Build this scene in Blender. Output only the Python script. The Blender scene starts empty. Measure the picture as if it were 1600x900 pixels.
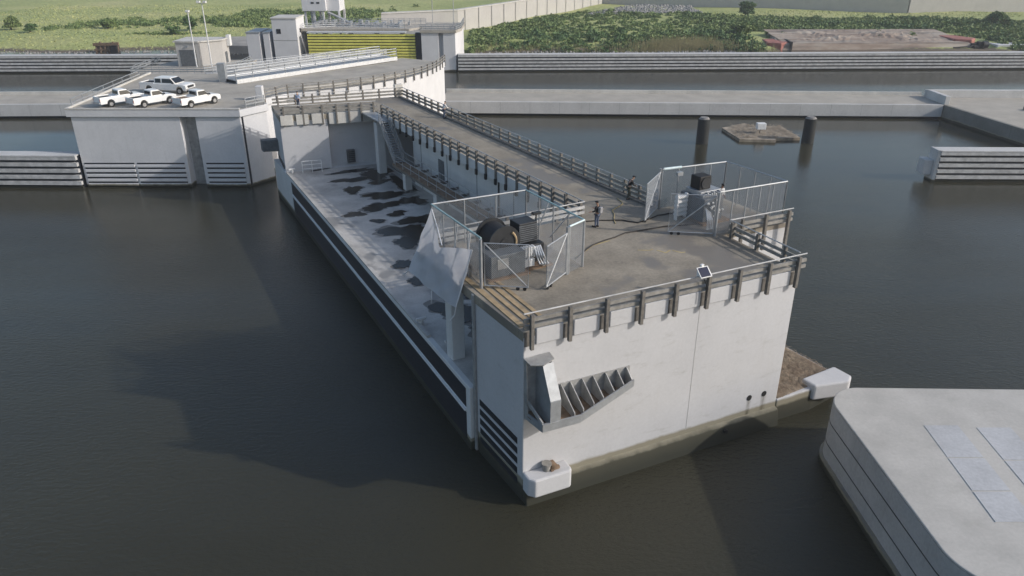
import bpy, bmesh, math, random
import numpy as np
from mathutils import Vector, Matrix
random.seed(7); rng = np.random.default_rng(7)
S = bpy.context.scene; C = S.collection
R = math.radians

# ------------------------------------------------------------------ materials
def newmat(name):
    m = bpy.data.materials.new(name); m.use_nodes = True
    nt = m.node_tree
    return m, nt, nt.nodes['Principled BSDF']

def N(nt, t, **kw):
    n = nt.nodes.new(t)
    for k, v in kw.items():
        if k in n.inputs: n.inputs[k].default_value = v
        else: setattr(n, k, v)
    return n

def ramp(nt, src, stops):
    r = nt.nodes.new('ShaderNodeValToRGB')
    e = r.color_ramp.elements
    while len(e) < len(stops): e.new(0.5)
    for el, (p, c) in zip(e, stops):
        el.position = p; el.color = (*c, 1) if len(c) == 3 else c
    nt.links.new(src, r.inputs[0]); return r.outputs[0]

def mix(nt, fac, a, b, mode='MIX'):
    m = nt.nodes.new('ShaderNodeMix'); m.data_type = 'RGBA'; m.blend_type = mode
    for sock, v in ((m.inputs[0], fac), (m.inputs[6], a), (m.inputs[7], b)):
        if isinstance(v, (int, float)): sock.default_value = v
        elif isinstance(v, tuple): sock.default_value = (*v, 1)
        else: nt.links.new(v, sock)
    return m.outputs[2]

def coords(nt, scale=(1, 1, 1), world=True):
    if world:
        g = nt.nodes.new('ShaderNodeNewGeometry'); src = g.outputs['Position']
    else:
        g = nt.nodes.new('ShaderNodeTexCoord'); src = g.outputs['Object']
    mp = nt.nodes.new('ShaderNodeMapping'); mp.inputs['Scale'].default_value = scale
    nt.links.new(src, mp.inputs[0]); return mp.outputs[0]

def noise(nt, vec, scale, detail=4, rough=.55):
    n = N(nt, 'ShaderNodeTexNoise', Scale=scale, Detail=detail, Roughness=rough)
    nt.links.new(vec, n.inputs['Vector']); return n.outputs[0]

def bump(nt, b, h, strength=.3, dist=.02):
    n = N(nt, 'ShaderNodeBump', Strength=strength, Distance=dist)
    nt.links.new(h, n.inputs['Height']); nt.links.new(n.outputs[0], b.inputs['Normal'])

def plain(name, col, rough=.6, metal=0, var=.25, scale=3.0):
    m, nt, b = newmat(name)
    v = coords(nt); n = noise(nt, v, scale, 5)
    lo = tuple(c * (1 - var) for c in col); hi = tuple(min(1, c * (1 + var)) for c in col)
    nt.links.new(ramp(nt, n, [(.3, lo), (.7, hi)]), b.inputs['Base Color'])
    b.inputs['Roughness'].default_value = rough; b.inputs['Metallic'].default_value = metal
    return m

def concrete(name, col, blotch=.25, streak=.3, dark=(.12, .11, .09), tide=None, wet=None, pits=.3, grain=.12, scuff=0, scuffc=(.30, .29, .27)):
    """cast concrete: broad blotches, fine grain, vertical weather streaks, tide band near the water"""
    m, nt, b = newmat(name)
    v = coords(nt)
    n1 = noise(nt, v, .35, 5, .6); n2 = noise(nt, v, 6, 4, .6)
    lo = tuple(c * (1 - blotch) for c in col); hi = tuple(c * (1 + blotch * .6) for c in col)
    c1 = ramp(nt, n1, [(.3, lo), (.65, hi)])
    g = ramp(nt, n2, [(.3, (1 - grain,) * 3), (.7, (1 + grain * .4,) * 3)])
    c = mix(nt, 1.0, c1, g, 'MULTIPLY')
    if scuff:
        nsc = noise(nt, coords(nt, (.5, .5, 1.6)), 1.3, 7, .75)
        c = mix(nt, ramp(nt, nsc, [(.56, (0,) * 3), (.72, (scuff,) * 3)]), c, scuffc)
    if streak:
        vs = coords(nt, (1.6, 1.6, .09)); ns = noise(nt, vs, 1.5, 5, .65)
        f = ramp(nt, ns, [(.56, (0, 0, 0)), (.78, (streak,) * 3)])
        c = mix(nt, f, c, dark)
    if wet:
        nw = noise(nt, v, wet[0], 3, .5)
        f = ramp(nt, nw, [(wet[1], (0, 0, 0)), (wet[1] + .05, (1, 1, 1))])
        c = mix(nt, f, c, wet[2])
        rr = ramp(nt, nw, [(wet[1], (.85,) * 3), (wet[1] + .05, (.45,) * 3)])
        nt.links.new(rr, b.inputs['Roughness'])
    else:
        b.inputs['Roughness'].default_value = .85
    if tide:
        g2 = nt.nodes.new('ShaderNodeNewGeometry'); sx = nt.nodes.new('ShaderNodeSeparateXYZ')
        nt.links.new(g2.outputs['Position'], sx.inputs[0])
        ntd = noise(nt, v, .9, 4, .6)
        ma = N(nt, 'ShaderNodeMath', operation='MULTIPLY_ADD'); ma.inputs[1].default_value = .3
        nt.links.new(ntd, ma.inputs[0]); nt.links.new(sx.outputs[2], ma.inputs[2])
        mr = N(nt, 'ShaderNodeMapRange'); mr.inputs['From Max'].default_value = tide * 2
        nt.links.new(ma.outputs[0], mr.inputs[0])
        f1 = ramp(nt, mr.outputs[0], [(.52, (1, 1, 1)), (.575, (0, 0, 0))])
        tc = ramp(nt, mr.outputs[0], [(.15, (.026, .027, .018)), (.38, (.05, .048, .032)), (.44, (.24, .22, .165))])
        c = mix(nt, f1, c, tc)
    nt.links.new(c, b.inputs['Base Color'])
    bump(nt, b, n2, pits, .015)
    return m

M = {}
M['hull_white'] = concrete('white_hull_concrete', (.50, .50, .51), .05, .13, (.40, .38, .34), tide=1.5, pits=.1, grain=.05, scuff=.42)
M['hull_clean'] = concrete('clean_white_concrete', (.53, .53, .54), .06, .1, (.40, .38, .34), pits=.08, grain=.05)
M['hull_side'] = concrete('pale_hull_concrete', (.62, .62, .61), .08, .2, (.27, .26, .24), tide=.9, pits=.1, grain=.05)
M['curb_white'] = concrete('curb_concrete', (.56, .545, .51), .15, .25, (.2, .19, .16))
M['deck'] = concrete('deck_concrete', (.285, .25, .198), .3, 0, wet=(.22, .56, (.20, .178, .15)), pits=.3, grain=.2, scuff=.55, scuffc=(.12, .105, .09))
M['well'] = concrete('well_floor_concrete', (.47, .45, .42), .3, 0, wet=(.33, .60, (.26, .25, .235)), pits=.1, grain=.1, scuff=.5, scuffc=(.2, .19, .18))
M['puddle'] = plain('standing_dirty_water', (.020, .018, .015), .22)
M['puddle'].node_tree.nodes['Principled BSDF'].inputs['Specular IOR Level'].default_value = .25
M['damp'] = concrete('damp_concrete_margin', (.20, .19, .175), .35, 0, pits=.05)
M['pier'] = concrete('pier_concrete', (.63, .63, .64), .07, .2, (.40, .39, .37), tide=.5, pits=.1, grain=.06)
M['pier_top'] = concrete('pier_top_concrete', (.40, .37, .32), .2, 0, scuff=.5, scuffc=(.2, .185, .16))
M['nose_top'] = concrete('nose_top_concrete', (.46, .445, .415), .16, 0, pits=.15, grain=.08, scuff=.35, scuffc=(.33, .315, .285))
M['nose_side'] = concrete('nose_side_concrete', (.40, .395, .385), .14, .3, (.18, .17, .15), tide=.6)
M['wall_band'] = concrete('barrier_concrete', (.54, .535, .525), .1, .2, (.32, .31, .29), tide=.4)
M['old_shaded_conc'] = concrete('old_and_shaded_concrete', (.20, .195, .175), .25, .4, (.07, .07, .055), tide=.6)
M['flood'] = concrete('floodwall_concrete', (.46, .445, .425), .06, .25, (.25, .24, .22))
M['tan_top'] = concrete('barrier_top_concrete', (.40, .37, .32), .14, 0)
M['groove'] = plain('black_panel_and_shadow_gap', (.014, .017, .024), .5)
M['rib'] = plain('pale_timber_waler', (.47, .47, .465), .8, 0, .25, 1.2)
M['post'] = plain('weathered_rail_steel', (.145, .134, .12), .75, 0, .3, 4)
M['beam'] = plain('weathered_guard_beam', (.245, .235, .215), .75, 0, .3, 2.5)
M['galv'] = plain('galvanised_steel', (.36, .375, .39), .45, .4, .12, 3)
M['galv_pale'] = plain('bright_aluminium', (.66, .67, .68), .4, .25, .1, 3)  # paler and less metallic than the galvanised steel
M['wire'] = plain('chain_link_wire', (.36, .375, .39), .5, .3, .1, 3)
M['teal'] = plain('teal_painted_pipe', (.34, .47, .47), .5, 0, .15)
M['cyan'] = plain('pale_blue_painted_pipe', (.58, .69, .71), .5, 0, .1)
M['tarp'] = plain('white_tarpaulin', (.76, .76, .79), .7, 0, .06, 1.5)
def _translucent(m, f):
    nt = m.node_tree; b = nt.nodes['Principled BSDF']; t = nt.nodes.new('ShaderNodeBsdfTranslucent'); t.inputs[0].default_value = (.7, .7, .74, 1)
    x = nt.nodes.new('ShaderNodeMixShader'); x.inputs[0].default_value = f
    nt.links.new(b.outputs[0], x.inputs[1]); nt.links.new(t.outputs[0], x.inputs[2]); nt.links.new(x.outputs[0], nt.nodes['Material Output'].inputs['Surface'])
_translucent(M['tarp'], .5)
M['strap'] = plain('white_strap', (.75, .75, .76), .6, 0, .05)
M['plank'] = plain('yellow_timber', (.36, .265, .155), .85, 0, .3, 1.5)
M['black'] = plain('black_rubber', (.012, .012, .013), .7)
M['dark_steel'] = plain('dark_painted_steel', (.030, .032, .035), .5, .2)
M['slate'] = plain('slate_grey_panel', (.105, .115, .125), .6)
M['brace'] = plain('grey_bracket_steel', (.34, .34, .335), .55, .25, .25, 2)
M['rust'] = plain('rusty_steel', (.19, .13, .085), .85, 0, .4, 2)
M['rust_red'] = plain('red_oxide_steel', (.32, .125, .10), .8, 0, .35, .8)
M['white_paint'] = plain('white_vehicle_paint', (.78, .78, .77), .25, 0, .02)
M['white'] = plain('white_painted_metal', (.74, .74, .73), .5, 0, .08)
M['glass'] = plain('dark_window_glass', (.018, .022, .028), .08)
M['tyre'] = plain('tyre_rubber', (.018, .018, .018), .8)
M['chrome'] = plain('wheel_alloy', (.45, .45, .45), .35, .7)
M['lamp_clear'] = plain('clear_lamp_lens', (.7, .7, .68), .15)
M['lamp_red'] = plain('red_lamp_lens', (.35, .02, .015), .25)
M['pile'] = plain('black_pile_sleeve', (.013, .016, .017), .7, 0, .3, 2)
M['pile_cap'] = plain('grey_pile_cap', (.22, .21, .2), .8)
M['solar'] = plain('solar_cell_panel', (.012, .016, .045), .25)
M['rock'] = plain('riprap_rock', (.26, .255, .24), .9, 0, .4, .8)
M['gravel'] = plain('grey_gravel_apron', (.30, .285, .26), .95, 0, .3, .25)
M['bark'] = plain('bark', (.09, .07, .05), .9)
M['skin'] = plain('skin', (.30, .17, .11), .6, 0, .05)
M['skin_b'] = plain('skin_light', (.46, .29, .21), .6, 0, .05)
M['cloth_black'] = plain('black_cloth', (.014, .014, .016), .9)
M['cloth_white'] = plain('white_cloth', (.68, .68, .68), .9, 0, .05)
M['cloth_blue'] = plain('light_blue_cloth', (.36, .45, .62), .9)
M['denim'] = plain('denim', (.075, .095, .145), .9)
M['cloth_red'] = plain('faded_red_cloth', (.30, .10, .085), .9)
M['cloth_grey'] = plain('grey_cloth', (.27, .27, .28), .9)
M['olive'] = plain('olive_cloth', (.055, .058, .045), .9)
M['panel_blue'] = concrete('pale_blue_plate', (.455, .462, .475), .16, .12, (.33, .33, .33), pits=.1)
M['ochre'] = plain('yellow_paint_mark', (.42, .33, .16), .9)
M['hose'] = plain('dark_hose', (.04, .035, .032), .8)
M['yellow_rib'] = plain('yellow_gate_paint', (.74, .70, .16), .6, 0, .12, .6)
M['gate_dark'] = plain('dark_gate_recess', (.035, .036, .016), .8)

def straw_mat():
    m, nt, b = newmat('dry_reed_debris'); v = coords(nt)
    n = noise(nt, v, 3.5, 8, .75); n2 = noise(nt, v, .8, 4)
    c = ramp(nt, n, [(.3, (.10, .078, .055)), (.5, (.27, .215, .155)), (.7, (.44, .365, .275))])
    c = mix(nt, ramp(nt, n2, [(.4, (0,) * 3), (.7, (.5,) * 3)]), c, (.16, .10, .065))
    nt.links.new(c, b.inputs['Base Color']); b.inputs['Roughness'].default_value = .95
    bump(nt, b, n, .9, .12); return m
M['straw'] = straw_mat()
M['drift'] = plain('grey_driftwood', (.30, .25, .19), .9, 0, .4, 1.3)

def leaf(name, a, bcol, cc, scale=.12):
    m, nt, b = newmat(name); v = coords(nt)
    n = noise(nt, v, scale, 5, .6); n2 = noise(nt, v, 1.7, 3, .6)
    c = ramp(nt, n, [(.32, a), (.5, bcol), (.68, cc)])
    c = mix(nt, 1.0, c, ramp(nt, n2, [(.3, (.7, .7, .7)), (.7, (1.25, 1.25, 1.15))]), 'MULTIPLY')
    nt.links.new(c, b.inputs['Base Color']); b.inputs['Roughness'].default_value = .7
    b.inputs['Transmission Weight'].default_value = 0
    b.inputs['Subsurface Weight'].default_value = 0
    return m
M['leaf'] = leaf('scrub_leaves', (.10, .165, .055), (.15, .215, .07), (.205, .255, .09))
M['leaf_dark'] = leaf('dark_bush_leaves', (.055, .11, .036), (.08, .15, .048), (.115, .18, .058))
M['reed'] = leaf('dry_reed_leaves', (.20, .19, .085), (.27, .24, .12), (.33, .29, .16), .4)
M['tuft'] = leaf('grass_tufts', (.28, .335, .125), (.36, .385, .155), (.42, .42, .19), .05)

def ground_mat():
    m, nt, b = newmat('grassy_ground'); v = coords(nt)
    n = noise(nt, v, .025, 6, .6); n2 = noise(nt, v, .9, 5, .65)
    c = ramp(nt, n, [(.3, (.27, .32, .12)), (.5, (.36, .39, .155)), (.7, (.45, .44, .21))])
    c = mix(nt, 1.0, c, ramp(nt, n2, [(.3, (.68, .68, .62)), (.7, (1.25, 1.25, 1.15))]), 'MULTIPLY')
    g = nt.nodes.new('ShaderNodeNewGeometry'); sx = nt.nodes.new('ShaderNodeSeparateXYZ')
    nt.links.new(g.outputs['Position'], sx.inputs[0])
    ma = N(nt, 'ShaderNodeMath', operation='MULTIPLY_ADD'); ma.inputs[1].default_value = .9
    nt.links.new(n2, ma.inputs[0]); nt.links.new(sx.outputs[2], ma.inputs[2])
    f = ramp(nt, ma.outputs[0], [(.75, (1, 1, 1)), (.98, (0, 0, 0))])
    c = mix(nt, f, c, (.13, .105, .075))
    nt.links.new(c, b.inputs['Base Color']); b.inputs['Roughness'].default_value = .95
    bump(nt, b, n2, .8, .4); return m
M['ground'] = ground_mat()

def water_mat():
    m, nt, b = newmat('murky_water')
    v = coords(nt)
    n = noise(nt, v, .03, 4, .6)
    c = ramp(nt, n, [(.3, (.032, .031, .021)), (.7, (.044, .042, .028))])
    nt.links.new(c, b.inputs['Base Color'])
    b.inputs['Roughness'].default_value = .05; b.inputs['IOR'].default_value = 1.33
    v1 = coords(nt, (.8, 1.4, 1)); w1 = noise(nt, v1, 3.0, 6, .62)
    v2 = coords(nt, (.5, .9, 1)); w2 = noise(nt, v2, .5, 3, .5)
    pw = noise(nt, coords(nt, (.35, 1, 1)), .04, 4, .55)
    amp = ramp(nt, pw, [(.36, (.35,) * 3), (.62, (1.25,) * 3)])
    mul = N(nt, 'ShaderNodeMath', operation='MULTIPLY'); nt.links.new(w1, mul.inputs[0]); nt.links.new(amp, mul.inputs[1])
    add = N(nt, 'ShaderNodeMath', operation='MULTIPLY_ADD'); add.inputs[1].default_value = .22
    nt.links.new(w2, add.inputs[0]); nt.links.new(mul.outputs[0], add.inputs[2])
    # sheltered water between the far walls lies calmer than the open channel
    gp_ = nt.nodes.new('ShaderNodeNewGeometry'); sp_ = nt.nodes.new('ShaderNodeSeparateXYZ'); nt.links.new(gp_.outputs['Position'], sp_.inputs[0])
    cm = N(nt, 'ShaderNodeMapRange'); cm.inputs['From Min'].default_value = 55; cm.inputs['From Max'].default_value = 105; cm.inputs['To Min'].default_value = 1.0; cm.inputs['To Max'].default_value = .22
    nt.links.new(sp_.outputs[1], cm.inputs[0])
    hm_ = N(nt, 'ShaderNodeMath', operation='MULTIPLY'); nt.links.new(add.outputs[0], hm_.inputs[0]); nt.links.new(cm.outputs[0], hm_.inputs[1])
    bump(nt, b, hm_.outputs[0], .7, .12)
    return m
M['water'] = water_mat()

# ------------------------------------------------------------------ mesh builder
class MB:
    def __init__(s): s.v = []; s.f = []; s.mi = []; s.cur = 0
    def face(s, pts):
        i = len(s.v); s.v += [tuple(p) for p in pts]; s.f.append(tuple(range(i, i + len(pts)))); s.mi.append(s.cur)
    def add(s, verts, faces):
        i = len(s.v); s.v += [tuple(p) for p in verts]
        for f in faces: s.f.append(tuple(i + k for k in f)); s.mi.append(s.cur)
        return s
    def box(s, x0, x1, y0, y1, z0, z1):
        V = [(x0, y0, z0), (x1, y0, z0), (x1, y1, z0), (x0, y1, z0), (x0, y0, z1), (x1, y0, z1), (x1, y1, z1), (x0, y1, z1)]
        return s.add(V, [(3, 2, 1, 0), (4, 5, 6, 7), (0, 1, 5, 4), (1, 2, 6, 5), (2, 3, 7, 6), (3, 0, 4, 7)])
    def prism(s, poly, z0, z1, z1f=None):
        n = len(poly)
        A = sum(poly[i][0] * poly[(i + 1) % n][1] - poly[(i + 1) % n][0] * poly[i][1] for i in range(n))
        if A < 0: poly = poly[::-1]
        V = [(x, y, z0) for x, y in poly] + [(x, y, z1 if z1f is None else z1f(x, y)) for x, y in poly]
        F = [tuple(range(n))[::-1], tuple(range(n, 2 * n))] + [(i, (i + 1) % n, n + (i + 1) % n, n + i) for i in range(n)]
        return s.add(V, F)
    def bar(s, p0, p1, w, h=None, up=(0, 0, 1)):
        h = h or w; p0 = Vector(p0); p1 = Vector(p1); d = (p1 - p0).normalized(); u = Vector(up)
        if abs(d.dot(u)) > .98: u = Vector((1, 0, 0))
        a = d.cross(u).normalized(); b = a.cross(d)
        V = []
        for p in (p0, p1):
            for i, j in ((-1, -1), (1, -1), (1, 1), (-1, 1)): V.append(p + a * i * w / 2 + b * j * h / 2)
        return s.add(V, [(0, 1, 2, 3), (7, 6, 5, 4), (0, 4, 5, 1), (1, 5, 6, 2), (2, 6, 7, 3), (3, 7, 4, 0)])
    def tube(s, pts, r, n=8, r1=None, caps=True):
        pts = [Vector(p) for p in pts]; rings = []; prev = None
        for i, p in enumerate(pts):
            d = ((pts[min(i + 1, len(pts) - 1)]) - pts[max(i - 1, 0)]).normalized()
            u = Vector((0, 0, 1)) if abs(d.z) < .95 else Vector((1, 0, 0))
            a = d.cross(u).normalized(); b = a.cross(d)
            rr = r if r1 is None else r + (r1 - r) * i / max(1, len(pts) - 1)
            rings.append([p + (a * math.cos(t) + b * math.sin(t)) * rr for t in [2 * math.pi * k / n for k in range(n)]])
        i0 = len(s.v)
        for ring in rings: s.v += [tuple(q) for q in ring]
        for i in range(len(rings) - 1):
            for k in range(n):
                a, b = i0 + i * n + k, i0 + i * n + (k + 1) % n
                s.f.append((a, b, b + n, a + n)); s.mi.append(s.cur)
        if caps:
            s.f.append(tuple(i0 + k for k in range(n))[::-1]); s.mi.append(s.cur)
            e = i0 + (len(rings) - 1) * n; s.f.append(tuple(e + k for k in range(n))); s.mi.append(s.cur)
        return s
    def cyl(s, c, r, z0, z1, n=20, r1=None): return s.tube([(c[0], c[1], z0), (c[0], c[1], z1)], r, n, r1)
    def sweep(s, prof, p0, p1):
        """prof: (outward d, z) closed polygon, extruded from p0 to p1 (outward = right of travel)"""
        p0 = Vector((*p0, 0)); p1 = Vector((*p1, 0)); e = (p1 - p0).normalized(); n = Vector((e.y, -e.x, 0)); k = len(prof)
        V = [tuple(p + n * d + Vector((0, 0, z))) for p in (p0, p1) for d, z in prof]
        return s.add(V, [tuple(range(k)), tuple(range(k, 2 * k))[::-1]] + [(i, i + k, (i + 1) % k + k, (i + 1) % k) for i in range(k)])

ORG = {}
def link(o, parent=None, kind=None):
    C.objects.link(o)
    if parent is not None: o.parent = parent
    if kind: o['kind'] = kind
    return o

def mesh(name, mb, mats, org=(0, 0, 0), bevel=0, smooth=False):
    me = bpy.data.meshes.new(name)
    me.from_pydata([(x - org[0], y - org[1], z - org[2]) for x, y, z in mb.v], [], mb.f)
    ms = mats if isinstance(mats, (list, tuple)) else [mats]
    for m in ms: me.materials.append(m)
    if len(ms) > 1: me.polygons.foreach_set('material_index', mb.mi)
    bm = bmesh.new(); bm.from_mesh(me)
    bmesh.ops.remove_doubles(bm, verts=bm.verts, dist=1e-5) if len(bm.verts) < 60000 else None
    bmesh.ops.recalc_face_normals(bm, faces=bm.faces)
    if smooth:
        for f in bm.faces: f.smooth = True
    bm.to_mesh(me); bm.free()
    o = bpy.data.objects.new(name, me)
    if bevel:
        b = o.modifiers.new('edge_wear', 'BEVEL'); b.width = bevel; b.segments = 2; b.limit_method = 'ANGLE'
    return o

def part(name, mb, mats, parent, **kw):
    """a mesh part; geometry given in the same frame as the thing's origin was"""
    root = parent
    while root.parent is not None: root = root.parent
    o = mesh(name, mb, mats, ORG[root.name], **kw)
    return link(o, parent)

def thing(name, label, cat, org, group=None, frame=None):
    """an Empty at the thing's base. frame: None = world, else barge frame"""
    o = bpy.data.objects.new(name, None); C.objects.link(o)
    if frame is None: o.location = org
    else:
        o.location = frame @ Vector(org); o.rotation_euler = (0, 0, BROT)
    o.empty_display_size = .3
    ORG[o.name] = org; o['label'] = label; o['category'] = cat
    if group: o['group'] = group
    return o

def single(name, mb, mats, label, cat, org, group=None, frame=None, **kw):
    o = mesh(name, mb, mats, org, **kw); C.objects.link(o)
    if frame is None: o.location = org
    else: o.location = frame @ Vector(org); o.rotation_euler = (0, 0, BROT)
    ORG[o.name] = org; o['label'] = label; o['category'] = cat
    if group: o['group'] = group
    return o

def struct(name, mb, mats, kind='structure', **kw):
    return link(mesh(name, mb, mats, **kw), None, kind)

def copy_tree(o, parent=None):
    c = o.copy(); C.objects.link(c); c.parent = parent
    for ch in list(o.children): copy_tree(ch, c)
    return c

BROT = R(30.0)
BF = Matrix.Translation((.554, 32.0, 0)) @ Matrix.Rotation(BROT, 4, 'Z')

# ------------------------------------------------------------------ water and ground
mb = MB(); mb.face([(-1500, -300, 0), (1500, -300, 0), (1500, 209, 0), (-1500, 209, 0)]); struct('water', mb, M['water'])

def shore_y(x): return 203.5 + 2.5 * math.sin(x * .045) + 1.6 * math.sin(x * .13 + 1) + (6 if 70 < x < 128 else 0)
def gz(x, y):
    t = (y - shore_y(x)) / 10.0
    base = -1.2 + 2.9 * max(0, min(1, t * .5 + .35)) if t < 1.3 else 1.7
    return base + .25 * math.sin(x * .11 + y * .07) * (1 if t > 0 else 0)
def make_ground():
    xs = np.concatenate([np.linspace(-1500, -240, 14), np.linspace(-230, 260, 160), np.linspace(270, 1500, 14)])
    ys = np.concatenate([np.linspace(196, 240, 40), np.linspace(243, 420, 45), np.linspace(440, 2500, 12)])
    mb = MB(); V = [(x, y, gz(x, y)) for y in ys for x in xs]; w = len(xs)
    F = [(j * w + i, j * w + i + 1, (j + 1) * w + i + 1, (j + 1) * w + i) for j in range(len(ys) - 1) for i in range(w - 1)]
    mb.add(V, F); struct('ground', mb, M['ground'], smooth=True)
make_ground()

# ------------------------------------------------------------------ THE BARGE GATE
barge = thing('barge_gate', 'huge white concrete barge with a railed roadway on top, in mid channel', 'barge', (0, 0, 0), None, BF)
FA, FB = (0, 0), (17.4, -1.45)
def F(s, d=0.0, z=0.0):        # point on the front face: s along it, d outward
    L = math.hypot(17.4, 1.45); ex, ey = 17.4 / L, -1.45 / L
    return (ex * s + ey * d, ey * s - ex * d, z)
def Fq(s, d): return F(s, d)[:2]

# lower hull
mb = MB(); mb.prism([(-.33, 5.35), (12.8, 5.35), (12.8, 54), (7, 55), (7, 60.0), (2.3, 60.0)], -2.5, 4.3)
part('hull', mb, M['hull_side'], barge, bevel=.05)
mb = MB(); mb.prism([(12.81, 10.8), (23.1, 10.8), (23.1, 55), (12.81, 56)], -2.5, 1.8); part('side_shelf', mb, M['hull_side'], barge)
# front block
mb = MB(); mb.prism([FA, FB, (17.8, 4.9), (23.05, 4.5), (23.05, 10.6), (17.55, 10.78), (.02, 5.34), (0, 5.1)], -2.5, 10.0)
mb.v = [tuple(p) for p in mb.v]
part('front_block', mb, M['hull_white'], barge, bevel=.05)
# sloping toe along the waterline of the front
mb = MB(); mb.sweep([(-.1, 1.2), (.28, 1.05), (.95, -2.5), (-.1, -2.5)], (0.02, 0), FB); part('toe', mb, M['hull_white'], barge, bevel=.06)
# right base shelf with its corner nose
mb = MB(); mb.prism([(17.42, -1.5), (20.4, -1.75), (23.1, -1.5), (23.1, 4.49), (17.83, 4.88)], -2.5, 1.62); part('base_shelf', mb, M['hull_white'], barge, bevel=.06)
mb = MB(); mb.prism([(20.25, -1.95), (22.6, -2.65), (23.3, -2.3), (23.3, -.9), (20.25, -.9)], .85, 1.95); part('corner_nose', mb, M['hull_clean'], barge, bevel=.12)
# deck slab over everything
mb = MB(); mb.prism([(0, .02), (17.4, -1.43), (17.9, 4.9), (23.12, 4.5), (23.12, 10.65), (17.75, 11.0), (17.75, 58), (2.9, 60.35), (2.13, 54.0), (7.1, 52.95), (12, 51.9), (12, 12.3), (-.05, 12.3), (-.05, 5.2)], 9.75, 10.3)
part('deck', mb, M['deck'], barge, bevel=.03)
# walls under the road, with an opening between
mb = MB(); mb.prism([(12.6, 5.8), (17.5, 7.0), (17.5, 43), (12.6, 43)], 1.7, 9.9); part('road_wall', mb, M['hull_side'], barge)
for vv in (16.5, 22.6, 29, 35.0, 41): mb = MB(); mb.box(12.575, 12.6, vv, vv + .05, 4.3, 9.74); part('wall_joint', mb, M['dark_steel'], barge)
mb = MB(); mb.prism([(16.9, 43.01), (17.5, 43.01), (17.5, 52), (16.9, 52)], 1.7, 9.9); part('opening_back', mb, M['slate'], barge)
# end block
mb = MB(); mb.prism([(2.15, 54.1), (7.0, 53.05), (7.05, 54.3), (12.2, 53.2), (12.4, 51.0), (17.5, 51.0), (17.5, 57.8), (2.9, 60.2)], -2.5, 9.9)
part('end_block', mb, M['hull_white'], barge, bevel=.04)
# fascia under the recessed rail of the end block
mb = MB(); mb.prism([(7.12, 52.75), (11.98, 51.7), (11.98, 52.0), (7.12, 53.05)], 9.2, 10.4); part('fascia', mb, M['curb_white'], barge, bevel=.03)
mb = MB()
for i in range(3):
    a = .02 + .98 * i / 3; b = a + .26
    p = (2.15 + 4.85 * a, 54.1 - 1.05 * a); q = (2.15 + 4.85 * b, 54.1 - 1.05 * b)
    mb.sweep([(.03, 9.2), (.25, 9.35), (.25, 10.4), (.03, 10.4)], p, q)
part('end_curb', mb, M['curb_white'], barge, bevel=.03)
mb = MB(); mb.box(9.0, 9.85, 53.35, 53.7, 4.5, 5.95)
o = part('vent', mb, M['slate'], barge)
mb = MB()
for k in range(6): mb.box(9.05, 9.8, 53.3, 53.36, 4.6 + k * .22, 4.7 + k * .22)
part('louvre', mb, M['dark_steel'], o)
# columns
for (u, v, r) in ((.62, 9.0, .42), (11.15, 48.6, .42), (11.3, 34.4, .38), (11.3, 25.0, .38), (11.3, 17.5, .38), (11.2, 41.6, .36)):
    mb = MB()
    top = 9.74 if r > .4 else 6.55
    mb.box(u - r, u + r, v - r, v + r, 4.29, top); part('column', mb, M['hull_side'], barge, bevel=.04)
# front curb pieces between the posts
NP = 9; PS = [.30 + i * (16.75 / (NP - 1)) for i in range(NP)]
mb = MB(); mb.box(0, 0, 0, 0, 0, 0) if False else None
for i in range(NP - 1):
    a, b = PS[i] + .32, PS[i + 1] - .22
    P = [F(a, .002), F(b, .002), F(b - .05, .1), F(a + .05, .1)]
    mb.prism([p[:2] for p in P], 9.55, 10.42)
P = [F(PS[-1] + .3, .002), F(17.44, .002), F(17.44, .1), F(PS[-1] + .3, .1)]; mb.prism([p[:2] for p in P], 9.55, 10.42)
part('front_curb', mb, M['hull_white'], barge, bevel=.03)
# construction joints and outlets on the front
mb = MB(); mb.prism([Fq(10.6, -.01), Fq(10.63, -.01), Fq(10.63, .006), Fq(10.6, .006)], 1.4, 9.5); part('front_joint', mb, M['brace'], barge)
for s_, z_, r_ in ((15.2, 2.35, .19), (16.35, 2.33, .19), (13.3, .75, .14)):
    mb = MB(); mb.tube([F(s_, -.1, z_), F(s_, .02 if z_ > 1 else .5, z_)], r_, 16); part('outlet', mb, M['black'], barge)
def stain_mat():
    m, nt, b = newmat('outlet_stain'); tc = nt.nodes.new('ShaderNodeTexCoord'); sx = nt.nodes.new('ShaderNodeSeparateXYZ'); nt.links.new(tc.outputs['Generated'], sx.inputs[0])
    n = noise(nt, coords(nt, (3, 3, .7)), 2.5, 4, .6)
    fx = ramp(nt, sx.outputs[0], [(.0, (0,) * 3), (.5, (1,) * 3), (1.0, (0,) * 3)]); fz = ramp(nt, sx.outputs[2], [(.0, (.9,) * 3), (.45, (.35,) * 3), (1.0, (.6,) * 3)])
    f = mix(nt, 1.0, mix(nt, 1.0, fx, fz, 'MULTIPLY'), ramp(nt, n, [(.3, (.35,) * 3), (.65, (1,) * 3)]), 'MULTIPLY')
    b.inputs['Base Color'].default_value = (.17, .15, .10, 1); b.inputs['Roughness'].default_value = .9; nt.links.new(f, b.inputs['Alpha']); return m
M['stain'] = stain_mat()
for s_, w_, z0_, z1_ in ((15.2, .22, 1.1, 2.25), (16.35, .25, 1.1, 2.25)):
    mb = MB(); mb.face([F(s_ - w_, .006, z0_), F(s_ + w_, .006, z0_), F(s_ + w_, .006, z1_), F(s_ - w_, .006, z1_)]); part('stain', mb, M['stain'], barge)
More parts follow.
